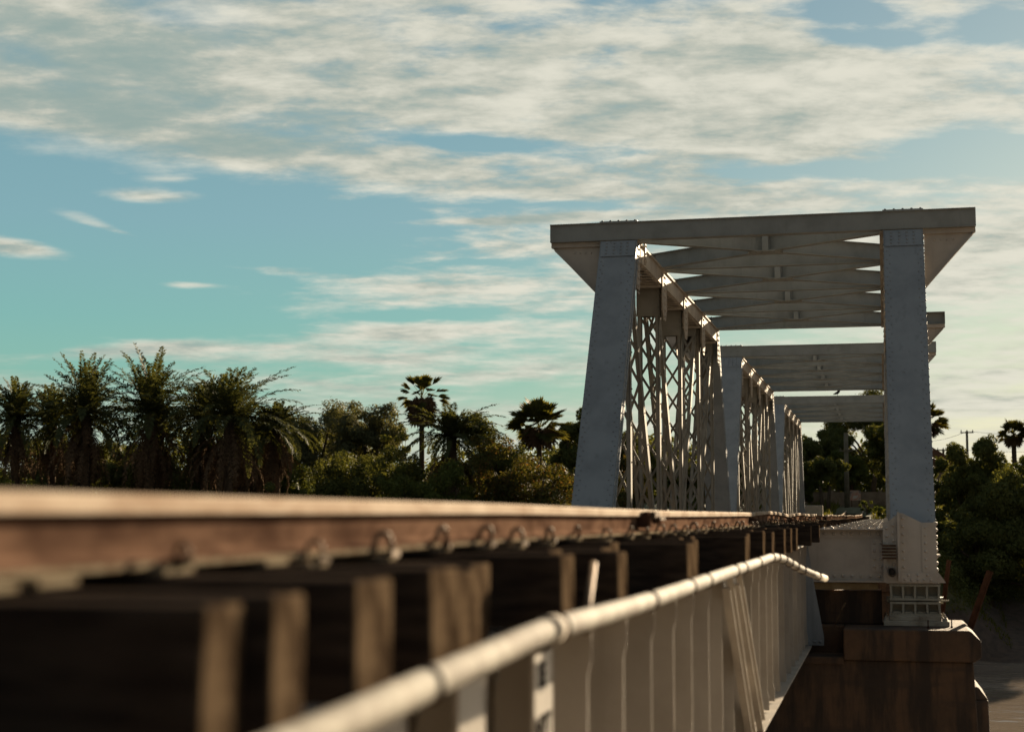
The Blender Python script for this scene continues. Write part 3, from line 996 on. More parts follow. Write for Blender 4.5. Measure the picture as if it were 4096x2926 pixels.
# ================================================================= PLATE GIRDER SPAN
def deck_span():
    root = thing('plate_girder_span', (CX, 9.5, -1.70), 'cream painted plate girder span below the sleepers', 'bridge span')
    ya, yb = -2.4, 21.35
    zt, zb = -.355, -1.69
    for xc, s in ((-1.19, 1), (-2.45, -1)):
        b = MB()
        b.box(xc - .008, xc + .008, ya, yb, zb + .03, zt - .03)
        for e in (-1, 1):
            b.box(min(xc + e * .008, xc + e * .10), max(xc + e * .008, xc + e * .10), ya, yb, zb + .018, zb + .030)
            b.box(min(xc + e * .008, xc + e * .020), max(xc + e * .008, xc + e * .020), ya, yb, zb + .030, zb + .14)
            b.box(min(xc + e * .008, xc + e * .10), max(xc + e * .008, xc + e * .10), ya, yb, zt - .030, zt - .018)
            b.box(min(xc + e * .008, xc + e * .020), max(xc + e * .008, xc + e * .020), ya, yb, zt - .14, zt - .030)
            b.rivets((xc + e * .020, 2.0, zb + .09), (xc + e * .020, yb - .05, zb + .09), .10, XSIDE * e, .017)
        b.box(xc - .22, xc + .22, ya, yb, zt - .018, zt)
        b.box(xc - .235, xc + .235, ya, yb, zb + .002, zb + .018)
        b.box(xc - .225, xc + .225, 3.0, 18.5, zb - .014, zb + .001)
        g = b.build('girder', M['girder'], root)
        ys = [1.1, 1.85, 2.6, 3.30, 4.0, 4.85, 5.52, 6.3, 7.07, 7.83, 8.58, 9.42, 10.2, 10.95, 11.68, 12.48, 13.25, 14.07, 14.77, 15.57, 16.5, 17.36, 18.17, 18.95, 19.67, 20.46, 21.2]
        out = .17
        for y in ys:
            b = MB()
            x0 = xc + s * .008
            # joggled angle: steps out over the flange angles at head and foot
            prof = [(zb + .032, .014), (zb + .145, .014), (zb + .19, 0), (zt - .19, 0), (zt - .145, .014), (zt - .032, .014)]
            pts = [(x0 + s * (.001 + o * 1.0), y, z) for z, o in prof] + [(x0 + s * (out + o), y, z) for z, o in reversed(prof)]
            b.prism(pts, (0, .011, 0))
            b.box(min(x0 + s * .001, x0 + s * .012), max(x0 + s * .001, x0 + s * .012), y + .011, y + .085, zb + .15, zt - .15)
            b.rivets((x0 + s * .012, y + .05, zb + .2), (x0 + s * .012, y + .05, zt - .2), .115, XSIDE * s, .021)
            if s > 0 and y < 5:                                   # wide cover strip facing outwards
                b.box(x0 + s * out, x0 + s * (out + .012), y - .25, y + .011, zb + .032, zt - .05)
            o = b.build('stiffener', M['girder'], g)
            if s > 0 and 4.5 < y < 5:
                xs_ = x0 + s * (out + .0125)
                for txt, yy, zz, sz in (('SE', y - .19, -.50, .085), ('MSBT', y - .245, -.655, .085), ('S', y - .215, -.86, .085)):
                    cu = bpy.data.curves.new('lettering', 'FONT')
                    cu.body = txt
                    cu.size = sz * 1.15
                    cu.extrude = .0006
                    cu.offset = .004
                    tmp = bpy.data.objects.new('lettering', cu)
                    COL.objects.link(tmp)
                    dg = bpy.context.evaluated_depsgraph_get()
                    me = bpy.data.meshes.new_from_object(tmp.evaluated_get(dg))
                    bpy.data.objects.remove(tmp)
                    me.transform(Matrix(((0, 0, 1, xs_), (1, 0, 0, yy), (0, 1, 0, zz), (0, 0, 0, 1))))
                    me.transform(Matrix.Translation(-origin(o)))
                    me.materials.clear()
                    me.materials.append(M['ink'])
                    lo = bpy.data.objects.new('lettering', me)
                    COL.objects.link(lo)
                    lo.parent = o
    # two raking bars on the outside of the right girder
    xo = -.992
    for (y0_, z0_), (y1_, z1_) in (((10.12, -.38), (11.95, -1.66)), ((10.78, -.38), (12.85, -1.66))):
        b = MB()
        b.bar((xo, y0_, z0_), (xo, y1_, z1_), .010, .16, XSIDE)
        d = Vector((0, y1_ - y0_, z1_ - z0_)).normalized()
        nn = Vector((0, d.z, -d.y))
        for e in (-1, 1):
            b.bar(Vector((xo + .02, y0_, z0_)) + nn * (.08 * e), Vector((xo + .02, y1_, z1_)) + nn * (.08 * e), .05, .010, XSIDE)
        b.build('raking_bar', M['girder'], root)
    # end frame: tapered plates at the girder end
    yy = 21.36
    for s, xc in ((1, -1.19), (-1, -2.45)):
        b = MB()
        X = lambda v: xc + s * (v + 1.19)
        pg = [(X(-1.18), yy, zb + .02), (X(-.80), yy, zb + .02), (X(-.80), yy, zb + .14), (X(-.93), yy, -.80), (X(-.985), yy, -.40), (X(-1.18), yy, -.40)]
        b.prism(pg, (0, -.014, 0))
        for x_ in (-1.0, -.92, -.85):
            b.rivet((X(x_), yy - .014, zb + .07), (0, -1, 0), .022)
        b.build('end_plate', M['blue'], root)
    # cross frames between the girders
    for y in (.5, 5.2, 9.9, 14.4, 20.9):
        b = MB()
        b.bar((-1.21, y, zb + .1), (-2.43, y, zt - .16), .07, .012, (0, 0, 1))
        b.bar((-1.21, y + .02, zt - .16), (-2.43, y + .02, zb + .1), .07, .012, (0, 0, 1))
        b.bar((-1.21, y + .04, zb + .14), (-2.43, y + .04, zb + .14), .07, .012, (0, 0, 1))
        b.build('cross_frame', M['girder'], root)
    for xc in (-1.19, -2.45):
        for y in (21.05, -2.0):
            b = MB()
            b.box(xc - .2, xc + .2, y - .22, y + .22, zb - .072, zb - .001)
            b.build('sole_plate', M['darkrust'], root)
    return root
deck_span()

# ================================================================= TRACK
RAILZ = [(-4, .038), (2.1, .037), (3.1, .038), (5.2, .040), (7.9, .033), (9.9, .029), (13, .030), (15, .032), (15.9, .028), (16.6, .040), (17.9, .051), (19.2, .050), (21, .034), (22.3, .014), (23.2, .028), (25, .043), (27.5, .032), (29, .020), (31, .038), (34, .030), (36, .014), (40, .036), (44, .018), (50, .034), (56, .014), (62, .03), (70, .016), (78, .03), (90, .05), (110, .45), (130, .6)]
def rz(y):
    for (a, za), (b_, zb) in zip(RAILZ, RAILZ[1:]):
        if a <= y <= b_:
            t = (y - a) / (b_ - a)
            t = t * t * (3 - 2 * t)
            return za + (zb - za) * t
    return RAILZ[-1][1]
RXR, RXL = -1.2925, -2.3475
PROF = [(-.0325, -.006), (-.027, 0), (.027, 0), (.0325, -.006), (.0325, -.033), (.010, -.044), (.0085, -.098), (.018, -.107), (.062, -.117), (.062, -.127), (-.062, -.127), (-.062, -.117), (-.018, -.107), (-.0085, -.098), (-.010, -.044), (-.0325, -.033)]
PM = [1, 1, 1, 1, 0, 0, 0, 0, 2, 0, 0, 0, 0, 0, 0, 1]
def railseg(x, y0, y1, label, group, joint=True):
    b = MB()
    n = max(2, int((y1 - y0) / .45))
    path = [(x + .004 * math.sin(i * .7 + y0), y0 + (y1 - y0) * i / n, rz(y0 + (y1 - y0) * i / n)) for i in range(n + 1)]
    b.sweep(PROF, path, PM)
    o = b.build('rail', [M['rust'], M['head'], M['plate']])
    tag(o, label, 'rail', group)
    if joint:
        b = MB()
        z = rz(y1)
        for s in (-1, 1):
            b.box(x + s * .011 if s > 0 else x - .028, x + .028 if s > 0 else x - .011, y1 - .24, y1 + .24, z - .100, z - .046)
            for k in (-.18, -.06, .06, .18):
                b.tube([(x + s * .028, y1 + k, z - .072), (x + s * .062, y1 + k, z - .072)], .013, 6)
                b.tube([(x + s * .028, y1 + k, z - .072), (x + s * .045, y1 + k, z - .072)], .022, 6)
        b.build('fishplate', M['darkrust'], o)
G = 'rails of the track'
ends = [-4, 15.9, 22.4, 36, 56, 79, 128]
nm = ['long near right rail with rusty web, ending before the pipe bend', 'short humped right rail over the girder end, between two joints', 'right rail running under the nearest portal frame', 'right rail between the first and middle truss spans', 'right rail through the farthest truss span', 'right rail on the far bank beyond the bridge']
nl = ['left rail hidden behind the long near right rail', 'left rail beside the short humped right rail', 'left rail running under the nearest portal frame', 'left rail between the first and middle truss spans', 'left rail through the farthest truss span', 'left rail on the far bank beyond the bridge']
for i in range(6):
    railseg(RXR, ends[i] + .004, ends[i + 1] - .004, nm[i], G, i < 5)
    railseg(RXL, ends[i] + .004, ends[i + 1] - .004, nl[i], G, i < 5)
# clamp gripping the rail
b = MB()
x, y, z = RXR, 8.55, rz(8.6)
b.box(x + .010, x + .075, y - .11, y - .02, z - .095, z - .012, 1)
b.box(x + .035, x + .10, y - .02, y + .16, z - .045, z - .008)
for k in range(4):
    b.tube([(x + .10, y + .02 + .05 * k, z - .05), (x + .125, y + .02 + .05 * k, z - .045)], .013, 6)
b.tube([(x + .09, y - .02, z - .06), (x + .09, y + .24, z - .062)], .014, 8, 1)
tag(b.build('rail_clamp', [M['clip'], M['darkrust']]), 'bolted steel clamp block fixed on the side of the near rail', 'clamp')

def clip_mesh():
    b = MB()
    pts = [(-.020, -.065, .012), (-.018, -.052, .040), (-.012, -.035, .058), (0, -.012, .064), (.008, .012, .055), (.010, .026, .030), (.010, .032, .004)]
    b.tube(pts, .0095, 7)
    b.tube([(-.020, -.065, .012), (-.044, -.03, .006), (-.050, .02, .004)], .009, 7)
    b.box(-.005, .03, -.03, .05, -.016, .004)
    return b.mesh('rail_clip', M['clip'])
CLIP = clip_mesh()
def plate_mesh():
    b = MB()
    b.box(-.088, .088, -.06, .06, 0, .012)
    return b.mesh('base_plate', M['plate'])
PLATE = plate_mesh()

def sleeper(y, w, xe, full, label, group, top=-.106, hgt=.225, skew=0):
    L = 2.02
    b = MB()
    x0, x1 = xe - L, xe
    pr = []
    for i in range(5):
        t = i / 4
        pr.append((x0 + L * t, rnd.uniform(-.006, .006), rnd.uniform(-.006, .003)))
    n = len(pr)
    o = len(b.v)
    tp = rnd.uniform(-.022, .022)
    top += rnd.uniform(-.010, .004)
    for (X, dy, dz) in pr:
        b.v += [(X - xe, -w / 2 + dy + tp, -hgt), (X - xe, w / 2 + dy + tp * .6, -hgt), (X - xe, w / 2 + dy, dz), (X - xe, -w / 2 + dy, dz)]
    for i in range(n - 1):
        for j in range(4):
            k = (j + 1) % 4
            b.face([o + i * 4 + j, o + (i + 1) * 4 + j, o + (i + 1) * 4 + k, o + i * 4 + k], 0)
    b.face([o, o + 1, o + 2, o + 3], 1)
    e = o + (n - 1) * 4
    b.face([e + 3, e + 2, e + 1, e], 1)
    ob = b.build('railway_sleeper', [M['timber'], M['endgrain']], None, .008 if full else 0)
    ob.location = (xe, y, top)
    ob.rotation_euler.z = R(skew)
    tag(ob, label, 'sleeper', group)
    if full:
        for rx in (RXR, RXL):
            pl_ = bpy.data.objects.new('base_plate', PLATE)
            COL.objects.link(pl_)
            pl_.parent = ob
            pl_.location = (rx - xe, 0, .0045)
            for s in (-1, 1):
                if rnd.random() < (.5 if y < 3.3 else .08):
                    continue
                c = bpy.data.objects.new('rail_clip', CLIP)
                COL.objects.link(c)
                c.parent = pl_
                c.location = (s * .082, rnd.uniform(-.02, .02), .020)
                c.rotation_euler = (rnd.uniform(-.12, .12), rnd.uniform(-.1, .1), (math.pi if s < 0 else 0) + rnd.uniform(-.25, .25) + (1.2 if y < 3.3 else 0))
                sc_ = rnd.uniform(.5, .78)
                c.scale = (sc_, sc_, sc_)
    return ob
near = [(2.02, .13, -.862), (2.20, .135, -.840), (2.615, .20, -.845), (3.08, .21, -.85), (3.33, .16, -.868), (3.85, .20, -.97), (4.375, .19, -.855), (4.87, .2, -.99), (5.34, .19, -.858), (5.85, .2, -1.0), (6.40, .2, -1.06), (7.12, .24, -.838), (7.8, .2, -.895), (8.35, .2, -1.06), (8.9, .2, -1.10), (9.45, .2, -1.10), (10.0, .22, -.832), (10.5, .2, -.865), (11.1, .2, -1.02)]
lbs = ['nearest dark timber sleeper filling the lower left corner', 'blurred sleeper with pale end right behind the nearest one', 'blurred sleeper with a broad pale end above the pipe', 'sleeper with a leaning pale end face left of the pipe coupling',
       'sleeper with a thin pale end edge beside the leaning one', 'recessed dark sleeper above the pipe coupling']
for i, (y, w, xe) in enumerate(near):
    lb = lbs[i] if i < len(lbs) else ('dark timber sleeper on the girder between pipe coupling and rail clamp' if y < 8.5 else 'dark timber sleeper on the girder between rail clamp and pipe bend')
    sleeper(y, w, xe, True, lb, 'sleepers along the plate girder', -.106 + min(0, rz(y) - .038), .205 if y < 6 else .225, rnd.uniform(-.8, .8))
y = -3.6
while y < 1.3:
    sleeper(y, .2, -.95 + rnd.uniform(-.05, .03), False, 'timber sleeper of the track left of and behind the nearest one', 'sleepers along the plate girder')
    y += .5
y = 11.7
while y < 21.2:
    sleeper(y, .21, -.85 + rnd.choice((0, -.15, -.2, -.14, .03)), True, 'dark timber sleeper on the girder between pipe bend and first truss', 'sleepers along the plate girder', -.106 + min(0.0, rz(y) - .038), .225, rnd.uniform(-1, 1))
    y += rnd.uniform(.44, .54)
yT_all = [Y0 + PITCH * s + PB * k + (.05 if k == 0 else -.05 if k == 6 else 0) for s in range(3) for k in range(7)]
y = 21.95
while y < Y0 + 2 * PITCH + SPAN - .3:
    if min(abs(y - q) for q in yT_all) > .28:
        s = int((y - Y0) / PITCH)
        sleeper(y, .21, -.84 + rnd.choice((0, .02, -.13, -.17)), y < 30, ['dark timber sleeper inside the nearest truss span', 'dark timber sleeper inside the middle truss span', 'dark timber sleeper inside the farthest truss span'][s], 'sleepers inside the truss spans', -.106 + min(0.0, rz(y) - .038))
    y += .5
y = Y0 + 3 * PITCH + .5
while y < 112:
    sleeper(y, .21, -.84, False, 'timber sleeper of the track on the far bank', 'sleepers on the far bank', rz(y) - .14)
    y += .6
# short packing timber lying at the girder end
for i, (x, y_, z, lb) in enumerate(((-.86, 19.2, -.345, 'short timber block hanging lower at the girder end'), (-.80, 17.1, -.345, 'split timber offcut below the sleepers near the pipe bend'))):
    pass

# ================================================================= PIPE WITH TIE WIRES
def pipe():
    path = [(-.80, -1.2, -.345), (-.80, 1.0, -.330), (-.80, 2.0, -.316), (-.80, 2.45, -.307), (-.80, 3.0, -.292), (-.80, 3.55, -.279), (-.80, 3.83, -.274), (-.80, 4.4, -.281), (-.80, 5.0, -.288), (-.80, 5.57, -.292),
            (-.80, 7.0, -.2935), (-.80, 8.26, -.293), (-.80, 9.5, -.296), (-.80, 10.6, -.2975), (-.80, 11.3, -.2965), (-.797, 11.65, -.296), (-.78, 11.95, -.303), (-.75, 12.3, -.325), (-.715, 12.75, -.372), (-.675, 13.2, -.425), (-.60, 13.7, -.485), (-.515, 14.2, -.538)]
    b = MB()
    b.tube(path, .0295, 18)
    o = b.build('water_pipe', M['pipe'])
    tag(o, 'long pale plastic pipe tied below the sleeper ends, bent at its far end', 'pipe')
    for y, z in ((3.86, -.2745),):
        b = MB()
        b.tube([(-.80, y - .055, z), (-.80, y + .045, z - .001)], .0345, 18)
        b.build('coupling', M['pipe'], o)
    def at(y):
        for p, q in zip(path, path[1:]):
            if p[1] <= y <= q[1]:
                t = (y - p[1]) / (q[1] - p[1])
                return Vector(p).lerp(Vector(q), t), (Vector(q) - Vector(p)).normalized()
    for y in (2.78, 3.95, 5.55, 6.7, 7.35, 8.75, 9.3, 10.4, 11.6, 11.95, 12.3, 12.62, 12.95, 13.3, 13.9):
        c, d = at(y)
        b = MB()
        a = d.cross(Vector((0, 0, 1))).normalized()
        u = a.cross(d)
        tilt = rnd.uniform(-.4, .4)
        ring = []
        for j in range(17):
            t = 2 * math.pi * j / 16
            ring.append(c + a * (math.cos(t) * .0325) + u * (math.sin(t) * .0325) + d * (math.cos(t) * .0325 * tilt))
        b.tube(ring, .0042, 5)
        top = Vector((-.88, max(y - .12, y - (y - 11.5) * .45) if y > 11.7 else y - .05, -.318))
        b.tube([ring[8], ring[8].lerp(top, .5) + Vector((0, 0, .004)), top], .005, 5)
        if y > 11.7:
            b.tube([ring[0], top + Vector((.02, .03, 0))], .0045, 5)
        b.build('tie_wire', M['wire'], o)
pipe()
# hook bolt that holds a sleeper to the girder
b = MB()
b.tube([(-.90, 5.02, -.15), (-.875, 4.78, -.27), (-.868, 4.72, -.30)], .012, 8)
b.tube([(-.868, 4.72, -.30), (-.862, 4.66, -.325)], .022, 8)
tag(b.build('hook_bolt', M['clip']), 'slanting hook bolt hanging between the sleepers above the pipe', 'bolt')

# ================================================================= VEGETATION
def quads_obj(name, V, F, mats, mi=None, parent=None, loc=None):
    me = bpy.data.meshes.new(name)
    nv, nf = len(V), len(F)
    me.vertices.add(nv)
    me.vertices.foreach_set('co', np.asarray(V, dtype=np.float32).ravel())
    me.loops.add(nf * 4)
    me.loops.foreach_set('vertex_index', np.asarray(F, dtype=np.int32).ravel())
    me.polygons.add(nf)
    me.polygons.foreach_set('loop_start', np.arange(0, nf * 4, 4, dtype=np.int32))
    me.polygons.foreach_set('loop_total', np.full(nf, 4, dtype=np.int32))
    for m in (mats if isinstance(mats, list) else [mats]):
        me.materials.append(m)
    if mi is not None:
        me.polygons.foreach_set('material_index', np.asarray(mi, dtype=np.int32))
    me.update()
    me.validate()
    o = bpy.data.objects.new(name, me)
    COL.objects.link(o)
    if parent:
        o.parent = parent
    if loc:
        o.location = loc
    return o

rs = np.random.RandomState(11)
def leaf_cloud(centres, radii, n, size, squash=.8):
    """leaf quads on and inside the clumps"""
    centres, radii = np.asarray(centres, float), np.asarray(radii, float)
    w = radii ** 2
    k = rs.choice(len(centres), n, p=w / w.sum())
    d = rs.normal(size=(n, 3))
    d /= np.linalg.norm(d, axis=1)[:, None]
    rad = radii[k] * (1.0 - np.abs(rs.normal(0, .20, n)).clip(0, .8)) * (1 + rs.normal(0, .06, n))
    p = centres[k] + d * rad[:, None] * np.array([1, 1, squash])
    nr = d * 1.0 + rs.normal(0, .42, (n, 3)) + np.array([0, 0, .2])
    nr /= np.linalg.norm(nr, axis=1)[:, None]
    a = np.cross(nr, rs.normal(size=(n, 3)))
    a /= np.linalg.norm(a, axis=1)[:, None]
    b_ = np.cross(nr, a)
    s = size * rs.uniform(.6, 1.35, n)[:, None]
    L, W = s, s * .55
    V = np.stack([p - a * L * .6, p + b_ * W * .5, p + a * L * .6, p - b_ * W * .5], 1).reshape(-1, 3)
    F = np.arange(4 * n).reshape(n, 4)
    return V, F

def crown_clumps(r, h, n, fine=.5):
    """leaf clumps set on a handful of uneven lobes"""
    lobes = [(0, 0, -.1 * h, .62)]
    for i in range(rnd.randint(5, 7)):
        u = i * 2.4 + rnd.uniform(-.5, .5)
        q = rnd.uniform(.30, .58)
        lobes.append((math.cos(u) * q * r, math.sin(u) * q * r, rnd.uniform(-.45, .52) * h, rnd.uniform(.30, .52)))
    cs, rr = [], []
    for i in range(n):
        lx, ly, lz, lr = lobes[i % len(lobes)]
        u = rnd.uniform(0, 2 * math.pi)
        zz = rnd.uniform(-.8, 1)
        q = math.sqrt(max(0.05, 1 - zz * zz)) * rnd.uniform(.6, 1.0)
        cs.append((lx + math.cos(u) * q * r * lr * .9, ly + math.sin(u) * q * r * lr * .9, lz + zz * h * lr * .95))
        rr.append(rnd.choice((.13, .17, .22, .28)) * rnd.uniform(.85, 1.2) * min(r, h * 1.3))
    return cs, rr

def limb_mesh(base_r, h, clumps, n=5):
    b = MB()
    lean = (rnd.uniform(-.06, .06) * h, rnd.uniform(-.06, .06) * h)
    fork = h * .45
    b.tube([(0, 0, -.4), (lean[0] * .3, lean[1] * .3, fork * .5), (lean[0], lean[1], fork)], 1, 8, radii=[base_r * 1.25, base_r, base_r * .8])
    for c in clumps[:n]:
        m = Vector((lean[0], lean[1], fork - .05))
        e = Vector(c)
        q = m.lerp(e, .5) + Vector((0, 0, h * .05))
        b.tube([m, q, e], 1, 6, radii=[base_r * .55, base_r * .35, base_r * .12])
    return b

KIND = {'d': ('leaf_d', 'dark green'), 'y': ('leaf_y', 'yellow-green'), 'g': ('leaf_g', 'grey-green'), 'o': ('leaf_o', 'olive and orange tinted'), 's': ('leaf_d', 'sparse dark'), 'r': ('leaf_d', 'clipped round dark')}
BROAD = [(-40.4, 112, 1.9, 9.2, 2.53, 'g', 'tall grey-green tree behind the right end of the palm row'),
 (-35.6, 108, 1.8, 8.1, 1.95, 'g', 'grey-green tree left of the tall fan palm'),
 (-43.1, 110, 1.8, 8.2, 2.13, 'g', 'grey-green tree half hidden behind the widest feather palm'),
 (-32.1, 104, 1.7, 6.0, .97, 's', 'small sparse tree between grey-green trees and tall fan palm'),
 (-30.7, 90, .5, 5.1, 2.9, 'd', 'broad dark dome tree below the grey-green trees'),
 (-26.8, 88, .3, 4.7, 1.9, 'd', 'dark tree at the foot of the tall fan palm'),
 (-23.8, 84, 0, 3.6, 2.39, 'y', 'light green round tree in front, below the drooping feather palm'),
 (-22.0, 91, .3, 5.9, 2.4, 'd', 'dark tree left of the wide fan palm'),
 (-18.8, 86, 0, 4.8, 2.6, 'o', 'olive tree with orange tinted leaves left of the near post'),
 (-19.7, 104, .4, 7.0, 1.68, 'd', 'dark tree just left behind the near truss post'),
 (-15.8, 104, .2, 6.6, 1.98, 'd', 'dark tree seen through the first lacing bars'),
 (-14.3, 88, 0, 3.3, 1.54, 'o', 'low olive tree seen through the first lacing bars'),
 (-11.9, 98, 0, 3.4, 1.68, 'd', 'low dark tree behind the middle of the first truss'),
 (-10.1, 102, 0, 4.3, 1.89, 'd', 'dark tree behind the far end of the first truss'),
 (-7.4, 104, 0, 4.8, 1.9, 'd', 'dark tree behind the middle truss span'),
 (-5.9, 112, 0, 5.4, 1.19, 'd', 'dark tree behind the farthest truss span'),
 (-5.1, 118, .6, 6.3, 1.16, 'd', 'dark narrow tree at the left edge of the portal opening'),
 (-5.1, 104, .3, 3.4, .94, 'y', 'low yellow-green tree at the left edge of the portal opening'),
 (-3.4, 122, .6, 6.9, 1.37, 'd', 'dark tall tree left of the utility pole in the portal opening'),
 (-.9, 126, .6, 9.9, 2.34, 'd', 'tallest tree showing above the farthest portal beam'),
 (-2.3, 116, .7, 4.3, 1.21, 'y', 'yellow-green tree behind the utility pole'),
 (.7, 118, .4, 7.5, 1.74, 'd', 'dark tree mostly hidden behind the right portal post'),
 (-3.6, 102, .5, 3.5, 1.04, 'r', 'round clipped tree with twin trunks inside the portal opening'),
 (4.8, 92, -3.7, 4.5, 1.59, 'd', 'dark tree right of the portal post below the wires'),
 (6.6, 94, -3.7, 5.0, 1.75, 'y', 'sunlit yellow-green tree near the right picture edge'),
 (3.9, 99, -4, 3.4, 1.15, 'd', 'small dark tree just right of the portal post'),
 (5.4, 89, -4.7, 2.4, 2.17, 'd', 'large dark tree in front on the right bank'),
 (7.5, 88, -4.9, 2.1, 1.87, 'd', 'dark tree at the right picture edge above the mud bank'),
 (9.2, 96, -4.8, 5.5, 2.1, 'd', 'dark tree behind, at the far right picture edge'),
 (3.2, 93, -3.9, .3, .81, 'y', 'low yellow-green bush tree behind the portal post foot'),
 (-54.5, 99, .5, 5.0, 2.3, 'd', 'dark tree behind the feather palm at the far left edge'),
 (-50.6, 100, .5, 5.2, 2.3, 'd', 'dark tree filling behind the spear leaf palm'),
 (-46.8, 98, .5, 4.8, 2.3, 'd', 'dark tree behind the trunk of the tallest palm'),
 (-43.2, 99, .5, 5.3, 2.3, 'd', 'dark tree filling between the tallest and widest palms'),
 (-39.6, 97, .5, 5.4, 2.2, 'd', 'dark tree behind the trunk of the widest palm'),
 (-36.4, 95, .5, 4.6, 2.0, 'y', 'yellow-green tree right of the widest palm, below the grey-green trees')]
for x, y, zb, zt, r, kd, lb in BROAD:
    g = gz(x, y)
    zb = min(zb, g)
    h = zt - g
    right = x > 2
    ch = (zt - g) * (.5 if right else .42) if kd not in 'sr' else (h * .30 if kd == 's' else r * .75)
    if kd == 'g':
        ch, r = h * .46, r * 1.25
    ch = min(ch, h * .5)
    cz = zt - ch + .15
    rr_ = r * (1.45 if (x > -9 and x < 2) or x > 4.5 else 1.28)
    root = thing('broadleaf_tree', (x, y, g), lb, 'tree', 'broadleaf trees on the far bank')
    nc = 60 if kd != 's' else 12
    cs, rad = crown_clumps(rr_, ch, nc)
    cs = [(a, b_, c + cz - g) for a, b_, c in cs]
    vol = rr_ * ch
    n = int(min(26000, max(5000, 5200 * vol)))
    if kd == 's': n = 1500
    V, F = leaf_cloud(cs, rad, n, .15, .85)
    # stray outer sprays break the outline
    V2, F2 = leaf_cloud([(a * 1.18, b_ * 1.18, (c - (cz - g)) * 1.12 + cz - g) for a, b_, c in cs], [q * .55 for q in rad], n // 5, .12, .9)
    F2 = F2 + len(V)
    quads_obj('crown', np.vstack([V, V2]), np.vstack([F, F2]), M[KIND[kd][0]], None, root)
    if kd == 'r':
        b = MB()
        for s in (-1, 1):
            b.tube([(s * .15, 0, -.3), (s * .22, 0, h * .25), (s * .3, 0, h * .5)], 1, 8, radii=[.16, .12, .08])
    else:
        b = limb_mesh(max(.09, r * .09), max(1.0, cz - g), cs, 7)
    o = b.build('trunk', M['bark'])
    o.parent = root

SHRUB = [(-47.9, 83, .3, 3.2, 2.12, 'y', 'round light green bush in front at the far left'), (-42.3, 82, -.2, 1.4, 1.36, 'd', 'low dark bush below the tallest palm'),
 (-41.2, 84, -.3, 1.9, 1.23, 'y', 'light green bush between palm trunks'), (-37.1, 83, -.2, 2.8, 1.34, 'd', 'dark bush below the widest palm'), (-35.1, 84, -.2, 1.8, 1.34, 'd', 'low dark bush right of the widest palm'),
 (-33.3, 84, -.2, 2.5, 1.62, 'd', 'dark bush left of the broad dome tree'), (-31.3, 84, -.2, 2.9, 1.61, 'd', 'dark bush in front of the broad dome tree'), (-46, 84, -.3, 1.6, 1.41, 'd', 'low dark bush right of the light green round one'),
 (-38.9, 83, -.2, 1.4, 1.2, 'd', 'low dark bush left of the dark one below the widest palm'), (-21.5, 84, -.2, 2.3, 1.67, 'd', 'dark bush between light green tree and olive tree'),
 (0.0, 92, -.2, .7, .61, 'y', 'bright bush beside the track at the portal post'), (-1.0, 96, 0, .9, .4, 'y', 'small bright bush on the grass below the mural board'), (3.3, 90, -4, -2, .78, 'y', 'bright green bush on the right bank behind the bearing')]
for x, y, zb, zt, r, kd, lb in SHRUB:
    g = gz(x, y)
    h = max(.5, zt - g)
    cs, rad = crown_clumps(r, h * .5, 14)
    cs = [(a, b_, c + h * .52) for a, b_, c in cs]
    V, F = leaf_cloud(cs, rad, int(min(6000, 1700 * r * h)), .11, .9)
    root = thing('shrub', (x, y, g), lb, 'shrub', 'shrubs on the far bank')
    quads_obj('foliage', V, F, M[KIND[kd][0]], None, root)
    b = limb_mesh(.06, h * .5, cs, 6)
    o = b.build('stem', M['bark']); o.parent = root

def frond(V, F, base, az, el, L, droop, nl=26, lw=.5, wid=.055, roll=0):
    """feather leaf: an arching rib with two rows of leaflets"""
    hz = np.array([math.cos(az), math.sin(az), 0])
    side = np.array([-math.sin(az), math.cos(az), 0])
    pts = []
    p = np.array(base, float)
    e = el
    steps = nl
    for i in range(steps + 1):
        pts.append(p.copy())
        p = p + (hz * math.cos(e) + np.array([0, 0, math.sin(e)])) * (L / steps)
        e -= droop / steps * (.4 + 1.2 * i / steps)
    for i in range(steps):
        d = pts[i + 1] - pts[i]
        d /= np.linalg.norm(d)
        up = np.cross(d, side)
        up = up if up[2] > 0 else -up
        wr = .022 * (1 - .7 * i / steps)
        o = len(V)
        V += [pts[i] - side * wr, pts[i] + side * wr, pts[i + 1] + side * wr, pts[i + 1] - side * wr]
        F.append((o, o + 1, o + 2, o + 3))
        if i < 2:
            continue
        t = i / steps
        ll = lw * (math.sin(math.pi * min(1, .18 + t * .80)) ** .7) * rnd.uniform(.8, 1.15)
        for s in (-1, 1):
            dr = side * s * .72 + d * .70 + up * rnd.uniform(-.15, .45) - np.array([0, 0, .08])
            dr /= np.linalg.norm(dr)
            q = pts[i] + d * rnd.uniform(0, L / steps)
            wv = np.cross(dr, up)
            wv /= np.linalg.norm(wv)
            w = wid * rnd.uniform(.8, 1.2)
            tip = q + dr * ll - np.array([0, 0, ll * rnd.uniform(.05, .3)])
            mid = q + dr * ll * .5
            o = len(V)
            V += [q, mid + wv * w * .5, tip, mid - wv * w * .5]
            F.append((o, o + 1, o + 2, o + 3))

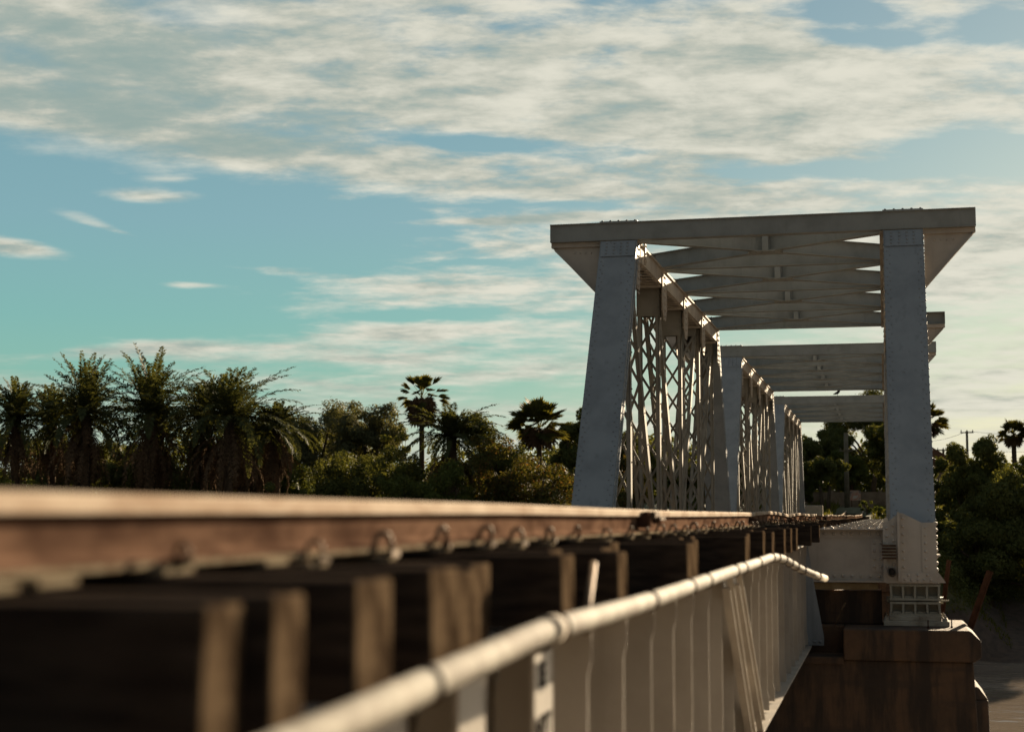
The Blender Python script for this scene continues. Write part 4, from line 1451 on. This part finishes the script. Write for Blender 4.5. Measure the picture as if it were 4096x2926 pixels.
PALM = [(-51.4, 88, 6.17, 2.22, 3.09, 'feather palm at the far left picture edge'), (-45.7, 86, 6.19, 3.33, 3.44, 'feather palm with one upright spear leaf, left of the tallest'),
 (-42.1, 87, 6.42, 3.42, 3.65, 'tallest feather palm with curled upright fronds'), (-40.4, 91, 6.07, 2.44, 3.08, 'feather palm squeezed between the tallest and the widest'),
 (-36.7, 86, 5.91, 2.85, 3.9, 'widest bushy feather palm at the right of the palm row'), (-35.0, 89, 5.43, 1.5, 2.48, 'low feather palm drooping right of the widest one'),
 (-24.5, 90, 4.89, 1.4, 2.9, 'feather palm drooping rightwards beside the tall fan palm'), (-51.2, 92, 6.18, 2.23, 2.6, 'feather palm behind the far left one'), (-48.3, 90, 5.9, 2.0, 2.8, 'feather palm filling the gap right of the far left one'),
 (-44.0, 92, 5.4, 2.2, 3.0, 'feather palm behind, between the spear leaf palm and the tallest'), (-38.4, 92, 5.3, 2.3, 3.1, 'feather palm behind the left side of the widest one')]
for i, (x, y, zc, up, r, lb) in enumerate(PALM):
    g = gz(x, y)
    root = thing('feather_palm', (x, y, g), lb, 'palm tree', 'feather palms on the far bank')
    hc = zc - g - .3
    V, F = [], []
    nf = 62
    for k in range(nf):
        az = k * 2.399 + rnd.uniform(-.25, .25)
        t = k / nf
        el = 1.45 - 1.55 * t ** .95 + rnd.uniform(-.15, .15)
        L = (up * 1.12 * (1 - t * .3) + r * .45 * t if t < .3 else r * 1.22) * rnd.uniform(.82, 1.1)
        frond(V, F, (rnd.uniform(-.15, .15), rnd.uniform(-.15, .15), hc + rnd.uniform(-.25, .15)), az, el, L, .45 + 1.1 * t, 40, .52 * r / 3.4, .105)
    if i == 1:
        frond(V, F, (.3, 0, hc), 0.1, 1.56, up * 1.05, .15, 30, .28, .07)
    quads_obj('crown', V, F, M['frond'], None, root)
    V, F = [], []
    for k in range(70):
        frond(V, F, (0, 0, hc - rnd.uniform(.1, 1.9)), k * 2.399 + .5, -.2 - rnd.uniform(0, .8), r * rnd.uniform(.6, 1.25), 1.5, 18, .30, .07)
    quads_obj('dead_skirt', V, F, M['skirt'], None, root)
    b = MB()
    b.tube([(0, 0, -.3), (.05, 0, hc * .5), (0, 0, hc)], 1, 10, radii=[.34, .26, .3])
    for k in range(40):
        t = rnd.uniform(.15, 1)
        a = rnd.uniform(0, 6.28)
        b.bar((math.cos(a) * .24, math.sin(a) * .24, hc * t), (math.cos(a) * .4, math.sin(a) * .4, hc * t + .28), .09, .03)
    o = b.build('trunk', M['bark']); o.parent = root

def fan_leaf(V, F, c, az, el, R_, nseg=22, roll=0, spread=3.9):
    hz = np.array([math.cos(az), math.sin(az), 0])
    d = hz * math.cos(el) + np.array([0, 0, math.sin(el)])
    side = np.array([-math.sin(az), math.cos(az), 0])
    up = np.cross(d, side)
    side, up = side * math.cos(roll) + up * math.sin(roll), up * math.cos(roll) - side * math.sin(roll)
    for i in range(nseg):
        a = (i / (nseg - 1) - .5) * spread
        ln = R_ * (1 - .25 * abs(2 * i / (nseg - 1) - 1) ** 1.5) * rnd.uniform(.88, 1.05)
        dr = d * math.cos(a) + side * math.sin(a) + up * (.18 * abs(math.sin(a)) + rnd.uniform(-.07, .07))
        dr /= np.linalg.norm(dr)
        wv = -d * math.sin(a) + side * math.cos(a)
        w = ln * .19
        tip = c + dr * ln - np.array([0, 0, ln * rnd.uniform(.04, .16)])
        mid = c + dr * ln * .6
        o = len(V)
        V += [c, mid + wv * w * .5, tip, mid - wv * w * .5]
        F.append((o, o + 1, o + 2, o + 3))

FAN = [(-26.9, 92, 7.04, 1.20, 1.55, 'tall fan palm with a brown dead skirt, standing alone'), (-19.7, 92, 5.1, 1.23, 1.9, 'wide fan palm left of the near truss post'),
       (2.6, 100, 5.61, 1.29, 1.32, 'fan palm half hidden behind the right portal post'), (8.2, 108, 5.2, .65, 1.08, 'fan palm top showing over the right bank trees'), (9.4, 108, 5.15, .81, 1.08, 'fan palm top at the right picture edge')]
for i, (x, y, zc, up, r, lb) in enumerate(FAN):
    g = gz(x, y)
    root = thing('fan_palm', (x, y, g), lb, 'palm tree', 'fan palms on the far bank')
    hc = zc - g
    V, F = [], []
    b = MB()
    b.tube([(0, 0, -.3), (.04, 0, hc * .5), (0, 0, hc)], 1, 10, radii=[.22, .16, .15])
    n = 26 if i == 0 else 32
    for k in range(n):
        az = k * 2.399 + rnd.uniform(-.25, .25)
        t = k / n
        el = 1.4 - (2.0 if i == 0 else 1.75) * t + rnd.uniform(-.15, .15)
        pl_ = r * (.60 if i == 0 else .55) * rnd.uniform(.7, 1.12)
        c = np.array([math.cos(az) * math.cos(el) * pl_, math.sin(az) * math.cos(el) * pl_, hc + math.sin(el) * pl_])
        o = len(V)
        s_ = np.array([-math.sin(az), math.cos(az), 0]) * .02
        q0 = np.array([0, 0, hc])
        V += [q0 - s_, q0 + s_, c + s_, c - s_]
        F.append((o, o + 1, o + 2, o + 3))
        fan_leaf(V, F, c, az, el - .15, r * (.52 if i == 0 else .60) * rnd.uniform(.85, 1.1), 16 if i == 0 else 22, rnd.uniform(-.6, .6), 1.5 if i == 0 else 2.8)
    quads_obj('crown', V, F, M['fan'], None, root)
    V, F = [], []
    sk = 1.3 if i == 0 else .45
    for k in range(int(40 * sk) + 6):
        az = k * 2.399
        zz = hc - rnd.uniform(.0, 1.0 if i == 0 else .3)
        el = -1.0 - rnd.uniform(0, .45)
        c = np.array([math.cos(az) * r * .22, math.sin(az) * r * .22, zz - .15])
        fan_leaf(V, F, c, az, el, r * .5, 14, rnd.uniform(-1.4, 1.4))
    quads_obj('dead_skirt', V, F, M['skirt'], None, root)
    o = b.build('trunk', M['bark']); o.parent = root

# far wood that closes the view between the trees, and low growth on the banks
cs, rad = [], []
for i in range(370):
    x = -95 + i * .42 + rnd.uniform(-1, 1)
    y = rnd.uniform(128, 140)
    top = (6.6 if x < -42 else 5.4) + 1.0 * math.sin(x * .21) + rnd.uniform(-.8, .8)
    if -9 < x < 2: top = 5.6 + rnd.uniform(-.9, .9)
    if x > 2: top = 3.6 + rnd.uniform(-.6, .5)
    for zc in (.6, 2.0, 3.3, top - .9):
        cs.append((x, y, min(zc, top)))
        rad.append(rnd.uniform(1.0, 1.5))
V, F = leaf_cloud(cs, rad, 175000, .40, .9)
tag(quads_obj('far_wood', V, F, M['leaf_d']), 'continuous dark wood far behind the river bank trees', 'wood', None, 'stuff')
cs, rad = [], []
for i in range(900):
    x = rnd.uniform(-75, 45)
    if -7 < x < 3: continue
    y = 82 + .03 * (x - 4) + rnd.uniform(9.0, 17)
    cs.append((x, y, gz(x, y) + .15))
    rad.append(rnd.uniform(.35, .8))
for i in range(620):
    x = rnd.uniform(.9, 13)
    y = rnd.uniform(82.2, 101)
    if gz(x, y) < -4.5 + rnd.uniform(-.25, .25): continue
    cs.append((x, y, gz(x, y) + .2))
    rad.append(rnd.uniform(.4, 1.0))
V, F = leaf_cloud(cs, rad, 120000, .13, .7)
tag(quads_obj('bank_undergrowth', V, F, M['leaf_d']), 'tangled low green growth covering the river bank', 'undergrowth', None, 'stuff')
n = 26000
xs_ = rs.uniform(-9, 6, n); ys_ = rs.uniform(83, 112, n)
keep = ~((np.abs(xs_ - CX) < 1.15))
xs_, ys_ = xs_[keep], ys_[keep]
zs_ = np.array([gz(a, b_) for a, b_ in zip(xs_, ys_)])
n = len(xs_)
an = rs.uniform(0, 6.28, n); hh = rs.uniform(.05, .24, n) * (1 + .8 * (np.sin(xs_ * 1.3) * np.sin(ys_ * .8) > .2))
p = np.stack([xs_, ys_, zs_], 1)
sd2 = np.stack([np.cos(an), np.sin(an), np.zeros(n)], 1) * .03
tp = p + np.stack([rs.normal(0, .05, n), rs.normal(0, .05, n), hh], 1)
V = np.stack([p - sd2, p + sd2, tp + sd2 * .2, tp - sd2 * .2], 1).reshape(-1, 3)
tag(quads_obj('track_grass', V, np.arange(4 * n).reshape(n, 4), M['grass']), 'rough grass on both sides of the far track', 'grass', None, 'stuff')

# ================================================================= FAR BANK BITS
def on_ground(x, y, d=0): return gz(x, y) - d
b = MB()
b.box(-4.08, -3.03, 81.9, 82.9, -.6, .53)
tag(b.build('concrete_block', M['block'], None, .03), 'low concrete block left of the track at the bridge end', 'block')
b = MB()
wz = .45
b.box(-8.5, 3.2, 111.9, 112.1, wz - .4, 1.62)
for i in range(8):
    b.box(-8.4 + 1.6 * i, -8.15 + 1.6 * i, 111.84, 111.899, wz - .4, 1.74)
tag(b.build('boundary_wall', M['wall']), 'brownish plastered wall with pillars across the end of the track', 'wall')
root = thing('mural_board', (-1.89, 110, .6), 'small white and red painted board in front of the wall', 'sign board')
b = MB(); b.box(-2.235, -1.543, 109.98, 110.0, 1.03, 1.70); b.build('panel', M['mural'], root)
for xx in (-2.14, -1.64):
    b = MB(); b.box(xx - .03, xx + .03, 110.001, 110.05, .3, 1.6); b.build('post', M['darkrust'], root)
def upole(x, y, zt, r, arm, label, armz=.25, second=None):
    g = gz(x, y)
    root = thing('utility_pole', (x, y, g), label, 'pole', 'utility poles on the far bank')
    b = MB(); b.tube([(x, y, g - .3), (x, y, zt)], 1, 10, radii=[r * 1.3, r]); b.build('shaft', M['pole'], root)
    b = MB(); b.bar((x - arm, y - r - .03, zt - armz), (x + arm, y - r - .03, zt - armz), .06, .08, (0, 1, 0))
    for s in (-1, 0, 1):
        b.tube([(x + s * arm * .85, y - r - .03, zt - armz), (x + s * arm * .85, y - r - .03, zt - armz + .2)], .04, 6)
    b.build('cross_arm', M['pole'], root)
upole(-2.35, 106, 5.36, .14, .42, 'pale concrete pole standing inside the portal opening', 1.17)
upole(4.58, 130, 5.21, .09, .5, 'left pole of the pair right of the portal post', .1)
upole(5.19, 130, 5.21, .09, .5, 'right pole of the pair right of the portal post', .1)
upole(6.3, 128, 6.5, .09, .5, 'pole top sticking out above the right bank trees', .12)
for i, (p, q, sag) in enumerate((((3.4, 132, 5.9), (6.3, 128, 6.48), .15), ((6.3, 128, 6.48), (22, 132, 6.6), .4), ((3.0, 131, 5.3), (4.58, 130, 5.2), .06), ((5.19, 130, 5.2), (20, 133, 5.6), .4), ((3.0, 131, 4.6), (6.0, 130, 4.55), .1))):
    b = MB()
    p, q = Vector(p), Vector(q)
    b.tube([p.lerp(q, t / 8) - Vector((0, 0, sag * 4 * (t / 8) * (1 - t / 8))) for t in range(9)], .012, 5)
    tag(b.build('overhead_wire', M['wire']), ['upper wire rising to the pole top over the trees', 'upper wire leaving the pole top to the right', 'wire reaching the left pole of the pair', 'wire leaving the right pole of the pair', 'lowest wire passing behind the pole pair'][i], 'wire', 'overhead wires')
# house whose roof corner shows right of the portal post
x, y = 3.3, 116
g = gz(x, y)
root = thing('house', (x, y, g), 'small house with a rusty roof right of the portal post', 'house')
b = MB(); b.box(x - 1.6, x + 1.5, y - 1.5, y + 1.5, g - .3, 3.6); b.build('wall', M['wall'], root)
b = MB(); b.prism([(x - 1.9, y - 1.8, 3.6), (x + 1.8, y - 1.8, 3.6), (x - .05, y - 1.8, 4.75)], (0, 3.6, 0)); b.build('roof', M['roof'], root)
# a bird on the farthest portal beam
b = MB()
bx, by, bz = -1.674, Y0 + 2 * PITCH + PB - .15, ZT + .284
b.tube([(bx - .16, by, bz + .05), (bx - .08, by, bz + .08), (bx, by, bz + .11), (bx + .05, by, bz + .16), (bx + .075, by, bz + .20), (bx + .11, by, bz + .215), (bx + .15, by, bz + .205)], 1, 8, radii=[.012, .035, .055, .05, .035, .03, .006])
b.tube([(bx, by, bz), (bx, by, bz + .08)], .008, 5)
tag(b.build('bird', M['bird']), 'tiny dark bird perched on the farthest portal beam', 'bird')
